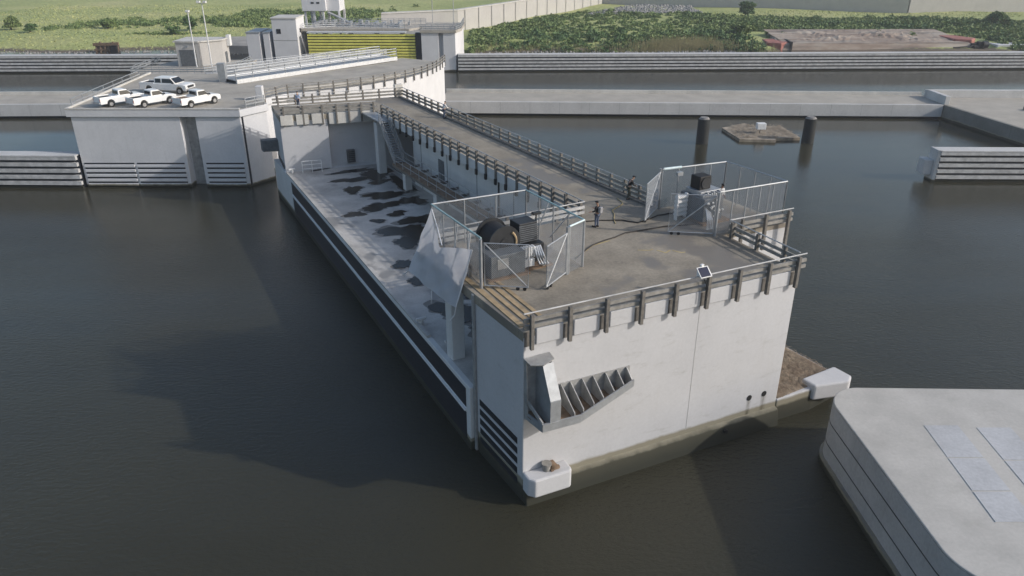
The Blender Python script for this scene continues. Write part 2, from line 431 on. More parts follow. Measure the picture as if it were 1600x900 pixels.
# fender grooves: near block
for k in range(5):
    z = 3.62 - k * .64
    mb = MB(); mb.prism([(-.02, .55), (-.02, 4.75), (.1, 4.75), (.1, .55)], z - .2, z + .2); part('fender_panel', mb, M['groove'], barge)
# middle hull fenders
def hl(v): return -.33 + (v - 5.35) * (2.63 / 54.65)
for z0, z1, nm in ((2.75, 4.0, 'fender_panel'), (.55, 2.35, 'fender_panel')):
    mb = MB(); mb.prism([(hl(5.9) - .03, 5.9), (hl(51) - .03, 51), (hl(51) + .2, 51), (hl(5.9) + .2, 5.9)], z0, z1); part(nm, mb, M['groove'], barge)
mb = MB(); mb.prism([(hl(5.9) - .12, 5.9), (hl(51) - .12, 51), (hl(51) + .2, 51), (hl(5.9) + .2, 5.9)], 2.48, 2.63); part('rubbing_strip', mb, M['white'], barge)
for k in range(5):
    z = 4.75 - k * .8
    mb = MB(); mb.prism([(2.1, 54.6), (2.85, 59.9), (3.1, 59.9), (2.4, 54.6)], z - .24, z + .24); part('fender_panel', mb, M['groove'], barge)
# gutter pipe at the end of the near block
mb = MB(); mb.box(-.14, -.01, 5.04, 5.26, .1, 10.25); part('corner_strip', mb, M['brace'], barge, bevel=.02)
# kerb on the hull edge of the well
mb = MB(); mb.prism([(hl(12) + .02, 12), (hl(53.5) + .02, 53.5), (hl(53.5) + .3, 53.5), (hl(12) + .3, 12)], 4.29, 4.46); part('well_curb', mb, M['well'], barge)
# well floor sheet
mb = MB(); mb.prism([(hl(5.4) + .35, 5.4), (12.55, 5.4), (12.55, 52), (7, 53), (hl(53.9) + .35, 53.9)], 4.3, 4.306); part('well_floor', mb, M['well'], barge)
def puddle(u, v, ru, rv, z=4.312):
    ph = random.uniform(0, 6); P = []
    for k in range(72):
        a = 2 * math.pi * k / 72; r = 1 + .22 * math.sin(2 * a + ph) + .16 * math.sin(3 * a + ph * 2) + .1 * math.sin(5 * a - ph) + .06 * math.sin(9 * a + ph) + .05 * math.sin(14 * a + 2 * ph)
        P.append((min(12.4, u + ru * r * math.cos(a)), v + rv * r * math.sin(a)))
    mb = MB(); mb.face([(x, y, z) for x, y in P]); pd = part('puddle', mb, M['puddle'], barge)
    mb = MB(); mb.face([(min(12.45, u + (x - u) * (1.18 + .14 * math.sin(k * .7 + ph))), v + (y - v) * (1.2 + .16 * math.sin(k * .5 - ph)), 4.3075 + (z - 4.312) * .03) for k, (x, y) in enumerate(P)]); part('damp_margin', mb, M['damp'], pd)
for i_, q in enumerate(((4.0, 37, .8, .8), (6.9, 38, 1.7, 1.1), (8.6, 41, 2.2, 1.0), (6.3, 44.2, .8, 1.2), (7.4, 47.6, 1.9, .7), (8.6, 50.7, 1.9, .7), (10.4, 48.3, 1.5, 1.9), (6.4, 30.6, 2.0, 1.5), (5.6, 28.2, 1.1, 1.3), (8.8, 32.6, 1.8, 1.2), (3.2, 20.5, .8, .8), (4.9, 19.0, 1.3, 1.6), (10.2, 38.0, 1.0, 1.3), (11.4, 43.5, .8, 2.4), (5.6, 53.0, .9, .25), (9.4, 27, 1.6, 1.5), (3.2, 14.5, 1.3, 1.5), (8, 22, 2, 2.2), (5.2, 34.2, .6, .5), (6.8, 16.2, 1.5, 1.4), (7.4, 35.2, .9, .6), (9.6, 45.4, 1.1, .6), (4.6, 11.6, 1.8, 1.6), (3.4, 23.8, .7, .9), (6.2, 25.4, 1.0, .8))): puddle(*q, z=4.312 + .002 * i_)
# doors on the road wall
mb = MB(); mb.box(12.54, 12.62, 35.7, 36.9, 6.3, 8.4); part('door', mb, M['slate'], barge)
mb = MB(); mb.box(12.5, 12.65, 25, 25.12, 6.3, 9.7); part('drain_pipe', mb, M['dark_steel'], barge)

# guard rails on the barge
def post_mesh(z0, z1, w=.18):
    mb = MB(); mb.box(-w / 2, w / 2, -.10, .10, z0, z1)
    return mb
def guardrail(pts, spots, out, z0, zb=(10.62, 10.98), ztop=11.36, root=barge, bw=.1, bh=.2, matb='beam', matp='post', posth=None, skip_top=()):
    """pts: polyline of the beams; spots: list of (x,y,angle)"""
    mb = MB()
    for zz in zb:
        for a, b in zip(pts, pts[1:]): mb.bar((*a, zz), (*b, zz), bw, bh)
    g = part('guardrail', mb, M[matb], root)
    mb = MB(); mb.tube([(*p, ztop) for p in pts], .038, 8); part('top_rail', mb, M['rib'], g)
    me = None
    for x, y, ang in spots:
        if me is None:
            pm = post_mesh(z0, ztop - .02); tmp = mesh('post', pm, M[matp]); me = tmp.data; o = tmp
            b = tmp.modifiers.new('edge_wear', 'BEVEL'); b.width = .015; b.segments = 1
        else:
            o = bpy.data.objects.new('post', me)
        C.objects.link(o); o.parent = g; o.location = (x, y, 0); o.rotation_euler = (0, 0, ang)
    return g
fa = math.atan2(-1.45, 17.4)
gf = guardrail([Fq(-.05, .12), Fq(17.75, .12)], [(*Fq(s, .30), fa) for s in PS], 0, 9.45)
# mounting plates below the front posts
for s in PS:
    P = [Fq(s - .26, .0), Fq(s + .24, .0), Fq(s + .24, .03), Fq(s - .26, .03)]; mb = MB(); mb.prism(P, 9.5, 10.3); part('base_plate', mb, M['post'], gf)
ang_r = math.atan2(6.35, .5)
guardrail([(17.45, -1.3), (17.95, 4.6)], [(17.55 + .1 * k, -.2 + 2.2 * k, R(85)) for k in range(3)], 0, 9.6)
guardrail([(17.9, 4.62), (23.2, 4.22)], [(18.8 + 1.95 * k, 4.38 - .148 * k, R(-4.3)) for k in range(3)], 0, 8.9)
guardrail([(17.6, 11.2), (17.75, 58.2)], [(17.72, 11.6 + 1.72 * k, R(90)) for k in range(27)], 0, 9.6)
gl = guardrail([(12.05, 12.2), (12.05, 49.6)], [(11.93, 12.6 + 1.68 * k, R(90)) for k in range(23)], 0, 9.8)
for k in range(23):
    v = 12.6 + 1.68 * k; mb = MB(); mb.box(11.78, 11.96, v - .14, v + .14, 9.3, 9.8); part('anchor_shadow_block', mb, M['black'], gl, bevel=.04)  # black block paints the post bracket and its shadow as one
guardrail([(.1, 12.2), (6.2, 12.2), (12.05, 12.2)], [(.4 + 1.9 * k, 12.3, 0) for k in range(7)], 0, 9.7, matb='rib')
guardrail([(7.1, 52.8), (12.1, 51.7)], [(7.9 + 1.3 * k, 52.5 - .285 * k, R(-12)) for k in range(4)], 0, 9.3)
guardrail([(2.3, 54.0), (7.0, 52.95)], [(2.6 + 1.95 * k, 53.85 - .43 * k, R(-12)) for k in range(3)], 0, 9.2)
guardrail([(3.0, 60.1), (17.6, 57.9)], [(3.6 + 1.9 * k, 60.0 - .286 * k, R(-8)) for k in range(8)], 0, 10.0)
mb = MB(); mb.box(17.05, 17.4, 11.3, 57.5, 10.3, 10.46); part('road_curb', mb, M['post'], barge, bevel=.03)
mb = MB(); mb.box(16.9, 17.9, 58.0, 58.5, 10.3, 11.7); part('gate_pillar', mb, M['curb_white'], barge, bevel=.04)
mb = MB(); mb.box(11.962, 11.998, 12.35, 49.5, 9.6, 10.42); part('fascia', mb, M['hull_side'], barge)
# low rail in the well corner
mb = MB()
for (a, b) in (((3.6, 52.6), (5.6, 52.2)),):
    for z in (4.75, 5.2, 5.6): mb.tube([(*a, z), (*b, z)], .035, 6)
    for t in (0, .5, 1): mb.tube([(a[0] + (b[0] - a[0]) * t, a[1] + (b[1] - a[1]) * t, 4.3), (a[0] + (b[0] - a[0]) * t, a[1] + (b[1] - a[1]) * t, 5.6)], .035, 6)
part('well_rail', mb, M['white'], barge)
# steel fairlead bracket on the front face
def fbox(mb, s0, s1, d0, d1, z0, z1): return mb.prism([Fq(s0, d0), Fq(s1, d0), Fq(s1, d1), Fq(s0, d1)], z0, z1)
def plate(mb, pts, th):          # pts: (s,d,z) polygon, thickness along s (gussets) 
    n = len(pts); V = [F(s - th / 2, d, z) for s, d, z in pts] + [F(s + th / 2, d, z) for s, d, z in pts]
    mb.add(V, [tuple(range(n)), tuple(range(n, 2 * n))[::-1]] + [(i, i + n, (i + 1) % n + n, (i + 1) % n) for i in range(n)])
def slab(mb, pts, dz):            # (s,d,z) polygon thickened vertically
    n = len(pts); V = [F(s, d, z) for s, d, z in pts] + [F(s, d, z + dz) for s, d, z in pts]
    mb.add(V, [tuple(range(n)), tuple(range(n, 2 * n))[::-1]] + [(i, i + n, (i + 1) % n + n, (i + 1) % n) for i in range(n)])
mb = MB()
fbox(mb, 1.3, 6.3, .004, .05, 5.65, 6.9)            # back plate
fbox(mb, .05, 1.3, .004, .045, 5.4, 8.8)
fw = part('fairlead', mb, M['brace'], barge)
mb = MB(); slab(mb, [(0.0, .03, 8.83), (1.42, .03, 8.87), (1.36, .68, 8.85), (.62, .98, 8.82), (.05, .7, 8.8)], .05); part('canopy', mb, M['brace'], fw)
mb = MB(); FS = (.70, 1.2)
for s_ in FS: plate(mb, [(s_, .05, 8.78), (s_, .8, 8.75), (s_, 1.66, 7.12), (s_, 1.66, 5.7), (s_, .05, 5.55)], .04)
slab(mb, [(FS[0] - .04, .78, 8.72), (FS[1] + .04, .78, 8.72), (FS[1] + .04, 1.68, 7.1), (FS[0] - .04, 1.68, 7.1)], .06)
fbox(mb, FS[0] - .04, FS[1] + .04, 1.64, 1.7, 5.7, 7.12); part('fin_plate', mb, M['galv'], fw)
mb = MB(); slab(mb, [(.06, .05, 5.7), (.68, .05, 5.7), (.68, 1.66, 5.62), (.25, 1.6, 5.62), (.06, .5, 5.7)], .04)
slab(mb, [(1.22, .05, 5.72), (6.3, .05, 5.85), (6.1, .72, 6.0), (2.4, 1.62, 5.66), (1.22, 1.66, 5.62)], .04); part('trough', mb, M['rust'], fw)
mb = MB(); plate(mb, [(.08, .05, 8.8), (.08, .2, 8.8), (.08, .42, 5.5), (.08, .05, 5.3)], .05); part('side_plate', mb, M['brace'], fw)
mb = MB(); mb.bar(F(.12, .3, 6.5), F(.28, 1.62, 5.95), .08, .2); part('strut', mb, M['brace'], fw)
mb = MB()
slab(mb, [(.24, 1.6, 5.52), (.24, 1.72, 5.52), (2.38, 1.72, 5.48), (2.38, 1.62, 5.48)], .44)
slab(mb, [(2.38, 1.72, 5.49), (6.1, .82, 6.1), (6.1, .74, 6.1), (2.38, 1.62, 5.49)], .42)
slab(mb, [(.06, .42, 5.45), (.14, .38, 5.45), (.3, 1.62, 5.52), (.22, 1.7, 5.52)], .4); part('lip', mb, M['galv'], fw)
for s_, e_ in ((2.1, .25), (2.65, .1), (3.35, .08), (4.0, .05), (4.75, .0), (5.45, 0), (6.05, 0)):
    dm = 1.6 if s_ < 2.4 else 1.58 - (s_ - 2.4) * .24; zt = 5.75 + max(0, s_ - 2.2) * .1; mb = MB()
    plate(mb, [(s_, .04, 6.88), (s_, .16, 6.88), (s_, dm, zt + .3), (s_, dm, zt - .05), (s_, .04, 5.75)], .05); part('gusset', mb, M['brace'], fw)
# corner box with bollard stub
mb = MB(); mb.prism([Fq(.0, -.02), Fq(2.55, -.02), Fq(2.55, .75), Fq(2.4, .95), Fq(.3, .95), Fq(.0, .6)], .8, 1.95); cb = part('corner_box', mb, M['hull_clean'], barge, bevel=.1)
mb = MB(); mb.tube([F(1.25, .35, 1.93), F(1.25, .35, 2.32)], .22, 16); mb.tube([F(1.25, .35, 2.3), F(1.25, .35, 2.38)], .27, 16); part('bollard', mb, M['beam'], cb)
mb = MB()
for k in range(14):
    c = F(1.55 + random.uniform(-.25, .3), .35 + random.uniform(-.2, .2), 1.98 + random.uniform(0, .22)); r = random.uniform(.05, .14)
    mb.box(c[0] - r, c[0] + r, c[1] - r, c[1] + r, c[2] - r, c[2] + r)
part('rust_scale', mb, M['rust'], cb)
# bollards on the well edge
for (u, v) in ((.45, 13.9), (.85, 10.3), (2.6, 53.2)):
    mb = MB(); mb.cyl((u, v), .16, 4.3, 4.75, 12); mb.tube([(u - .35, v, 4.72), (u + .35, v, 4.72)], .11, 10); part('mooring_bitt', mb, M['hull_side'], barge)
# hinge arm between barge end and abutment
mb = MB(); mb.prism([(1.0, 58.6), (3.0, 58.0), (3.0, 59.3), (1.0, 59.6)], 5.6, 6.9); part('hinge_arm', mb, M['slate'], barge, bevel=.05)

# ------------------------------------------------------------------ loose things on the barge
# dry reed debris on the shelf
mb = MB()
for k in range(2600):
    u = random.uniform(17.6, 23.0); v = random.uniform(-1.5, 4.4)
    if v < -1.6 + .1 * (u - 17): continue
    hh = .18 * (1 - abs(u - 20.3) / 4) + random.uniform(0, .1); a = random.uniform(0, 6.28); l = random.uniform(.1, .35)
    x, y, z = u, v, 1.64 + hh; dx, dy = math.cos(a) * l, math.sin(a) * l; w = .015
    mb.add([(x - dx - dy * w / l, y - dy + dx * w / l, z), (x - dx + dy * w / l, y - dy - dx * w / l, z), (x + dx, y + dy, z + random.uniform(-.05, .12))], [(0, 1, 2)])
gw, gh = 22, 22
V = []; 
for j in range(gh + 1):
    for i in range(gw + 1):
        u = 17.5 + 5.5 * i / gw; v = -1.45 + 5.85 * j / gh; e = min(1, 3.2 * min(i, gw - i) / gw + .1, 3.2 * min(j, gh - j) / gh + .1)
        V.append((u, v, 1.62 + e * .2 * random.uniform(.4, 1.2)))
mb.add(V, [(j * (gw + 1) + i, j * (gw + 1) + i + 1, (j + 1) * (gw + 1) + i + 1, (j + 1) * (gw + 1) + i) for j in range(gh) for i in range(gw)])
o = mesh('reed_debris', mb, M['straw']); C.objects.link(o); o.location = BF.translation; o.rotation_euler = (0, 0, BROT); o['kind'] = 'stuff'
# timber planking strips on the near deck edge
for k, (u0, u1) in enumerate(((.12, .42), (.62, .86), (1.05, 1.32), (1.5, 1.72))):
    mb = MB(); mb.prism([(u0, .55 + .1 * k), (u1, .5 + .1 * k), (u1 + .25, 8.8), (u0 + .25, 8.8)], 10.304, 10.345)
    single('timber_plank', mb, M['plank'], ['yellowish timber plank along the deck edge, outermost of four', 'second yellowish plank in from the deck edge beside the drape', 'third yellowish plank in from the deck edge', 'innermost yellowish plank of the four by the deck edge'][k], 'plank', (u0, .5, 10.304), 'timber planks on the deck edge', BF)

# --- chain-link enclosures
def wires(mb, p0, p1, z0, z1, sp=.115, r=.0062):
    p0 = Vector((*p0, 0)); p1 = Vector((*p1, 0)); W = (p1 - p0).length; e = (p1 - p0) / W; H = z1 - z0
    def P(a, z): return tuple(p0 + e * a + Vector((0, 0, z0 + z)))
    n = int((W + H) / sp)
    for k in range(1, n):
        c = k * sp
        a0, zz0 = (c, 0) if c <= W else (W, c - W); a1, zz1 = (c - H, H) if c >= H else (0, c)
        mb.tube([P(a0, zz0), P(a1, zz1)], r, 3, caps=False)
        mb.tube([P(W - a0, zz0), P(W - a1, zz1)], r, 3, caps=False)
def fence_panel(root, p0, p1, z0, z1, nposts, toprail='galv', pr=.045, midrail=False):
    mb = MB(); wires(mb, p0, p1, z0 + .05, z1 - .03); m = part('mesh_panel', mb, M['wire'], root)
    mb = MB(); mb.tube([(*p0, z1), (*p1, z1)], .055, 8); part('top_rail', mb, M[toprail], m)
    for k in range(nposts + 1):
        t = k / nposts; x = p0[0] + (p1[0] - p0[0]) * t; y = p0[1] + (p1[1] - p0[1]) * t
        mb = MB(); mb.cyl((x, y), pr, z0, z1 - .02, 8); part('post', mb, M['galv'], m)
def gate_leaf(root, h, e, z0, z1, flip=False):
    mb = MB(); wires(mb, h, e, z0, z1); g = part('gate', mb, M['wire'], root)
    mb = MB(); r = .04
    mb.tube([(*h, z0), (*h, z1), (*e, z1), (*e, z0), (*h, z0)], r, 6)
    a, b = (h, e) if not flip else (e, h)
    mb.tube([(*a, z1), (*b, z0)], r * .9, 6); part('gate_frame', mb, M['galv'], g)
    ex, ey = e; dx, dy = (h[0] - e[0]) * .08, (h[1] - e[1]) * .08
    for q in (0, 1):
        mb = MB(); c = Vector((ex + dx * (1 + q * 2), ey + dy * (1 + q * 2), 10.3 + .1)); n = Vector((-(dy), dx, 0)).normalized() * .04
        mb.tube([c - n, c + n], .1, 12); part('caster', mb, M['black'], g)
Z0, Z1 = 10.3, 13.15
cl = thing('chain_link_enclosure', 'chain link enclosure with teal top rails around the drum winch, white sheet on its side', 'fence', (.7, 5.6, 10.3), None, BF)
fence_panel(cl, (.7, 5.6), (.75, 12.0), Z0, Z1, 4, 'teal')
fence_panel(cl, (.75, 12.0), (7.05, 11.55), Z0, Z1, 3)
fence_panel(cl, (7.05, 11.55), (7.05, 5.2), Z0, Z1, 4, 'teal')
fence_panel(cl, (7.05, 5.2), (5.75, 4.75), Z0, Z1, 1, 'cyan', .07)
for p_ in ((.58, 5.42), (5.62, 4.72)): mb = MB(); mb.cyl(p_, .085, 10.3, 13.15, 12); part('gate_post', mb, M['galv'], cl)
for (a, b) in (((7.02, 8.9, 13.1), (7.02, 9.9, 11.2)), ((7.02, 6.6, 13.1), (7.02, 8.6, 11.0)), ((.72, 10.3, 13.1), (.72, 11.3, 11.6)), ((.72, 8.4, 13.0), (.72, 9.0, 11.2)), ((.72, 6.9, 13.0), (.72, 7.3, 11.2))): mb = MB(); mb.tube([a, b], .045, 6); part('brace', mb, M['galv_pale'], cl)
gate_leaf(cl, (.75, 5.35), (2.65, 3.95), 10.5, 12.95); gate_leaf(cl, (5.5, 4.6), (3.5, 3.5), 10.5, 12.85)
cr = thing('chain_link_enclosure', 'chain link enclosure with open gates around the dark power unit, beside the water', 'fence', (17.5, 5, 10.3), None, BF)
fence_panel(cr, (17.3, 5.15), (22.7, 4.65), Z0, Z1, 5)
fence_panel(cr, (22.7, 4.65), (22.7, 10.1), Z0, Z1, 4)
fence_panel(cr, (22.7, 10.1), (17.5, 10.85), Z0, Z1, 4)
for p_ in ((17.15, 5.05), (17.42, 10.95)): mb = MB(); mb.cyl(p_, .09, 10.3, 13.2, 12); part('gate_post', mb, M['galv'], cr)
mb = MB(); mb.tube([(17.6, 10.84, 13.16), (19.0, 10.64, 13.16)], .09, 8); part('rail_sleeve', mb, M['cyan'], cr)
gate_leaf(cr, (17.35, 10.85), (14.75, 9.1), 10.5, 13.0); gate_leaf(cr, (16.95, 5.05), (14.75, 6.75), 10.5, 13.0)


# --- tarpaulin hung on the left enclosure
def tarp():
    nu, nv = 48, 28; mb = MB(); V = []
    TL, TR, BR, BL = Vector((.62, 11.75, 13.0)), Vector((.36, 5.95, 12.45)), Vector((-.52, 6.45, 8.98)), Vector((-.62, 12.85, 8.85))
    for i in range(nu + 1):
        s = i / nu; t0 = .36 * max(0, min(s / .42, (1 - s) / .58))
        for j in range(nv + 1):
            t = t0 + (1 - t0) * j / nv; p = TL.lerp(TR, s).lerp(BL.lerp(BR, s), t)
            k = min(1, t * 3)
            w = .035 * math.sin(s * 15 + t * 3) * k + .03 * math.sin((s * 1.3 - t) * 12) + .02 * math.sin((s + t * .8) * 23) * k - .05 * math.sin(math.pi * t) + .025 * math.exp(-((s - .45) / .02) ** 2)
            V.append((p.x - w, p.y, p.z - .12 * math.sin(math.pi * s) * t))
    mb.add(V, [(i * (nv + 1) + j, i * (nv + 1) + j + 1, (i + 1) * (nv + 1) + j + 1, (i + 1) * (nv + 1) + j) for i in range(nu) for j in range(nv)])
    o = single('tarpaulin', mb, M['tarp'], 'white sheet hanging off the side of the left chain link enclosure', 'tarpaulin', (.6, 9, 10.3), None, BF, smooth=True)
    mb = MB()
    for a, b, c in (((.62, 11.7, 13.0), (.45, 10.6, 12.2), (.2, 9.5, 11.5)), ((.36, 6.0, 12.4), (-.1, 6.2, 10.6), (-.5, 6.45, 9.0)), ((-.5, 6.45, 9.0), (-.5, 6.6, 8.5), (-.6, 7.0, 8.0)), ((-.55, 9.6, 8.75), (-.6, 9.5, 8.3), (-.55, 9.7, 7.9)), ((-.62, 12.8, 8.85), (-.75, 13.2, 8.5), (-.8, 13.4, 8.3))):
        mb = MB(); mb.tube([a, b, c], .035, 5); part('strap', mb, M['strap'], o)
tarp()

# --- drum winch inside the left enclosure
wl = thing('winch', 'black drum winch with ribbed motor housing on a grey cabinet inside the left enclosure', 'winch', (2.8, 7.5, 10.3), None, BF)
mb = MB(); mb.box(1.5, 3.7, 6.0, 8.6, 10.42, 11.7); part('cabinet', mb, M['slate'], wl, bevel=.04)
mb = MB(); mb.box(1.9, 2.6, 5.97, 6.0, 10.9, 11.5); part('cabinet_door', mb, M['brace'], wl)
mb = MB(); mb.tube([(2.95, 7.1, 11.95), (2.95, 8.6, 11.95)], .82, 28); dr = part('drum', mb, M['black'], wl)
for y in (7.05, 8.65): mb = MB(); mb.tube([(2.95, y - .04, 11.95), (2.95, y + .04, 11.95)], 1.0, 32); mb.tube([(2.95, y - .09, 11.95), (2.95, y + .09, 11.95)], .3, 16); part('flange', mb, M['dark_steel'], dr)
mb = MB(); mb.tube([(2.95 + .72 * math.cos(a), 6.98, 11.95 + .72 * math.sin(a)) for a in np.linspace(-1.3, .9, 9)], .07, 8); part('cable', mb, M['plank'], dr)
mb = MB(); mb.box(4.05, 5.25, 7.3, 8.4, 11.55, 12.75)
mo = part('motor_housing', mb, M['dark_steel'], wl, bevel=.03)
mb = MB()
for k in range(9): mb.box(4.02, 5.28, 7.24, 7.3, 11.62 + k * .12, 11.67 + k * .12)
part('fin', mb, M['slate'], mo)
mb = MB(); mb.box(4.0, 5.5, 6.9, 8.4, 10.42, 11.54); part('engine', mb, M['dark_steel'], wl, bevel=.05)
mb = MB()
for k in range(5): mb.box(3.75 + .18 * k, 3.87 + .18 * k, 6.4, 6.75, 11.0 + .05 * (k % 2), 11.65)
mb.box(3.72, 4.7, 6.45, 6.7, 11.2, 11.4); mb.box(3.8, 4.5, 6.3, 6.8, 10.5, 10.95); part('valve_block', mb, M['white'], wl, bevel=.02)
for k in range(4):
    mb = MB(); r = .3 + .13 * k
    mb.tube([(4.6 + .12 * k, 6.5, 11.6), (4.55 + .1 * k, 6.2 - .1 * k, 11.2), (4.65 + .15 * k, 6.0 - .06 * k, 10.7), (5.0 + .1 * k, 6.1, 10.5 + .03 * k), (5.3, 6.6, 10.6)], .05, 8); part('pipe', mb, M['galv_pale'], wl)
mb = MB(); mb.box(1.3, 3.9, 5.8, 8.8, 10.3, 10.42); mb.box(3.9, 5.7, 6.2, 8.6, 10.3, 10.42); part('skid', mb, M['rust'], wl)
mb = MB(); mb.cyl((5.6, 8.0), .05, 10.42, 13.0, 8); mb.box(5.35, 5.85, 7.85, 8.1, 12.9, 13.05); part('lamp_mast', mb, M['dark_steel'], wl)

# --- hydraulic power unit inside the right enclosure
wr = thing('power_unit', 'dark hydraulic power unit with black cooler on top inside the right enclosure', 'machine', (18.8, 8, 10.3), None, BF)
mb = MB(); mb.box(17.9, 19.6, 7.0, 9.3, 10.42, 12.0); part('cabinet', mb, M['slate'], wr, bevel=.04)
mb = MB(); mb.box(18.3, 19.3, 8.0, 8.9, 12.3, 13.2); ck = part('cooler', mb, M['black'], wr, bevel=.05)
mb = MB(); mb.tube([(19.3, 8.45, 12.75), (19.4, 8.45, 12.75)], .38, 20); mb.tube([(18.8, 7.93, 12.75), (18.8, 8.01, 12.75)], .38, 20); part('fan_ring', mb, M['dark_steel'], ck)
mb = MB(); mb.box(18.1, 19.9, 7.6, 9.1, 12.0, 12.3); 
for k in range(10): mb.box(18.1 + .18 * k, 18.22 + .18 * k, 7.35, 7.6, 11.85, 12.15 + .06 * (k % 3))
part('manifold', mb, M['galv'], wr, bevel=.02)
mb = MB()
for k in range(5): mb.box(16.9, 17.8, 8.4, 8.75, 10.6 + .3 * k, 10.76 + .3 * k)
for x in (16.92, 17.7): mb.box(x, x + .1, 8.45, 8.7, 10.3, 12.1)
part('hose_rack', mb, M['white'], wr, bevel=.02)
for k in range(4):
    mb = MB(); mb.tube([(18.0 + .14 * k, 6.9, 11.4 - .1 * k), (17.6 + .14 * k, 6.4, 11.35 - .1 * k), (17.35 + .14 * k, 6.0, 11.0), (17.3 + .14 * k, 5.9, 10.4)], .045, 8); part('pipe', mb, M['galv_pale'], wr)
mb = MB(); mb.cyl((17.9, 9.7), .05, 10.3, 13.1, 8); mb.box(17.75, 18.2, 9.55, 9.8, 12.95, 13.2); part('lamp_mast', mb, M['galv'], wr)
mb = MB(); mb.box(17.7, 20.1, 6.7, 9.5, 10.3, 10.42); part('skid', mb, M['rust'], wr)
mb = MB()
for k in range(14):
    mb.box(*(lambda x, y, z, r: (x - r, x + r, y - r, y + r, z - r, z + r))(18 + 1.6 * random.random(), 6.93, 10.7 + 1.3 * random.random(), random.uniform(.03, .07)))
part('gauge', mb, M['white'], wr)
# --- solar box on the front rail
sb = thing('solar_box', 'white instrument box with a small solar panel clamped to the front rail', 'solar panel', (*Fq(10.35, .3), 11.3), None, BF)
mb = MB(); s0 = 10.35
slab(mb, [(s0 - .36, .55, 11.45), (s0 + .36, .55, 11.45), (s0 + .36, .1, 11.85), (s0 - .36, .1, 11.85)], .04); mb2 = MB()
slab(mb2, [(s0 - .32, .535, 11.468 + .027), (s0 + .3, .535, 11.468 + .027), (s0 + .3, .13, 11.855), (s0 - .32, .13, 11.855)], .012)
part('panel_frame', mb, M['white'], sb); part('solar_cell', mb2, M['solar'], sb)
mb = MB(); fbox(mb, s0 - .15, s0 + .38, -.1, .3, 11.3, 11.62); fbox(mb, s0 - .05, s0 + .15, -.05, .1, 11.62, 12.0); part('case', mb, M['white'], sb, bevel=.03)
mb = MB(); mb.tube([F(s0, .36, 11.3), F(s0 + .25, .42, 10.8), F(s0 + .22, .4, 10.0)], .03, 6); part('lead', mb, M['black'], sb)
# --- steel stair and catwalk in the well
st = thing('staircase', 'steel stair dropping from the roadway to a catwalk along the well wall', 'staircase', (12, 49, 4.3), None, BF)
mb = MB()
A0, A1 = Vector((11.1, 46.9, 10.2)), Vector((10.8, 42.4, 6.9))
for du in (-.5, .5): mb.bar(A0 + Vector((du, 0, 0)), A1 + Vector((du, 0, 0)), .08, .3)
part('stringer', mb, M['brace'], st)
mb = MB()
for k in range(18):
    p = A0.lerp(A1, (k + .5) / 18); mb.box(p.x - .46, p.x + .46, p.y - .16, p.y + .16, p.z - .02, p.z + .03)
part('tread', mb, M['galv'], st)
mb = MB()
for du in (-.52, .52):
    for hh in (.55, 1.05): mb.tube([A0 + Vector((du, 0, hh)), A1 + Vector((du, 0, hh))], .03, 6)
    for k in range(6):
        p = A0.lerp(A1, k / 5) + Vector((du, 0, 0)); mb.tube([p, p + Vector((0, 0, 1.05))], .03, 6)
part('handrail', mb, M['brace'], st)
mb = MB(); mb.prism([(10.1, 12.4), (11.4, 12.4), (11.4, 42.6), (10.1, 42.6)], 6.78, 6.9); part('catwalk', mb, M['rust'], st)
mb = MB()
for k in range(14): mb.bar((11.35, 13 + 2.2 * k, 6.6), (12.6, 13 + 2.2 * k, 6.6), .12, .25)
for u in (10.15, 11.35): mb.bar((u, 12.4, 6.66), (u, 42.6, 6.66), .1, .24)
part('support_beam', mb, M['post'], st)
mb = MB()
for u in (10.12, 11.38):
    for z in (7.35, 7.9): mb.tube([(u, 12.4, z), (u, 42.5, z)], .03, 6)
    for k in range(16): mb.tube([(u, 12.6 + 1.95 * k, 6.88), (u, 12.6 + 1.95 * k, 7.9)], .03, 6)
part('catwalk_rail', mb, M['brace'], st)
mb = MB(); mb.prism([(10.55, 46.9), (11.98, 46.9), (11.98, 51.8), (10.55, 52.1)], 10.1, 10.24); part('landing', mb, M['galv'], st)
# hoses and paint marks on the deck
def hose(pts, label, r=.045, mat='hose', nm='hose', cat='hose'):
    P = [Vector((u, v, 10.3 + r)) for u, v in pts]; out = []
    for i in range(len(P) - 1):
        for t in (0, .33, .66): out.append(P[i].lerp(P[i + 1], t) + Vector((random.uniform(-.05, .05), random.uniform(-.05, .05), 0)))
    out.append(P[-1]); mb = MB(); mb.tube(out, r, 8)
    return single(nm, mb, M[mat], label, cat, (*pts[0], 10.3), None, BF)
hose([(7.3, 6.3), (9.5, 7.6), (12.5, 8.2), (15.5, 7.9), (17.6, 7.2)], 'dark hose crossing the deck between the two enclosures')
hose([(11.0, 11.4), (12.6, 10.9), (13.8, 10.2), (14.4, 9.3), (16.5, 9.8), (17.8, 9.6)], 'dark hose curling in front of the standing person')
hose([(13.0, 10.0), (14.5, 12.2), (16.0, 13.0), (16.4, 14.2)], 'thin yellowish line lying on the deck by the leaning person', .03, 'ochre')
def mark(pts, label):
    mb = MB(); w = .05
    for (a, b) in zip(pts, pts[1:]): 
        d = Vector((b[0] - a[0], b[1] - a[1])).normalized() * w; mb.prism([(a[0] + d.y, a[1] - d.x), (b[0] + d.y, b[1] - d.x), (b[0] - d.y, b[1] + d.x), (a[0] - d.y, a[1] + d.x)], 10.303, 10.306 + .001 * random.random())
    return part('paint_mark', mb, M['ochre'], barge)
mark([(7.6, 6.6), (8.6, 7.1), (9.5, 7.6), (10.9, 7.7)], '')
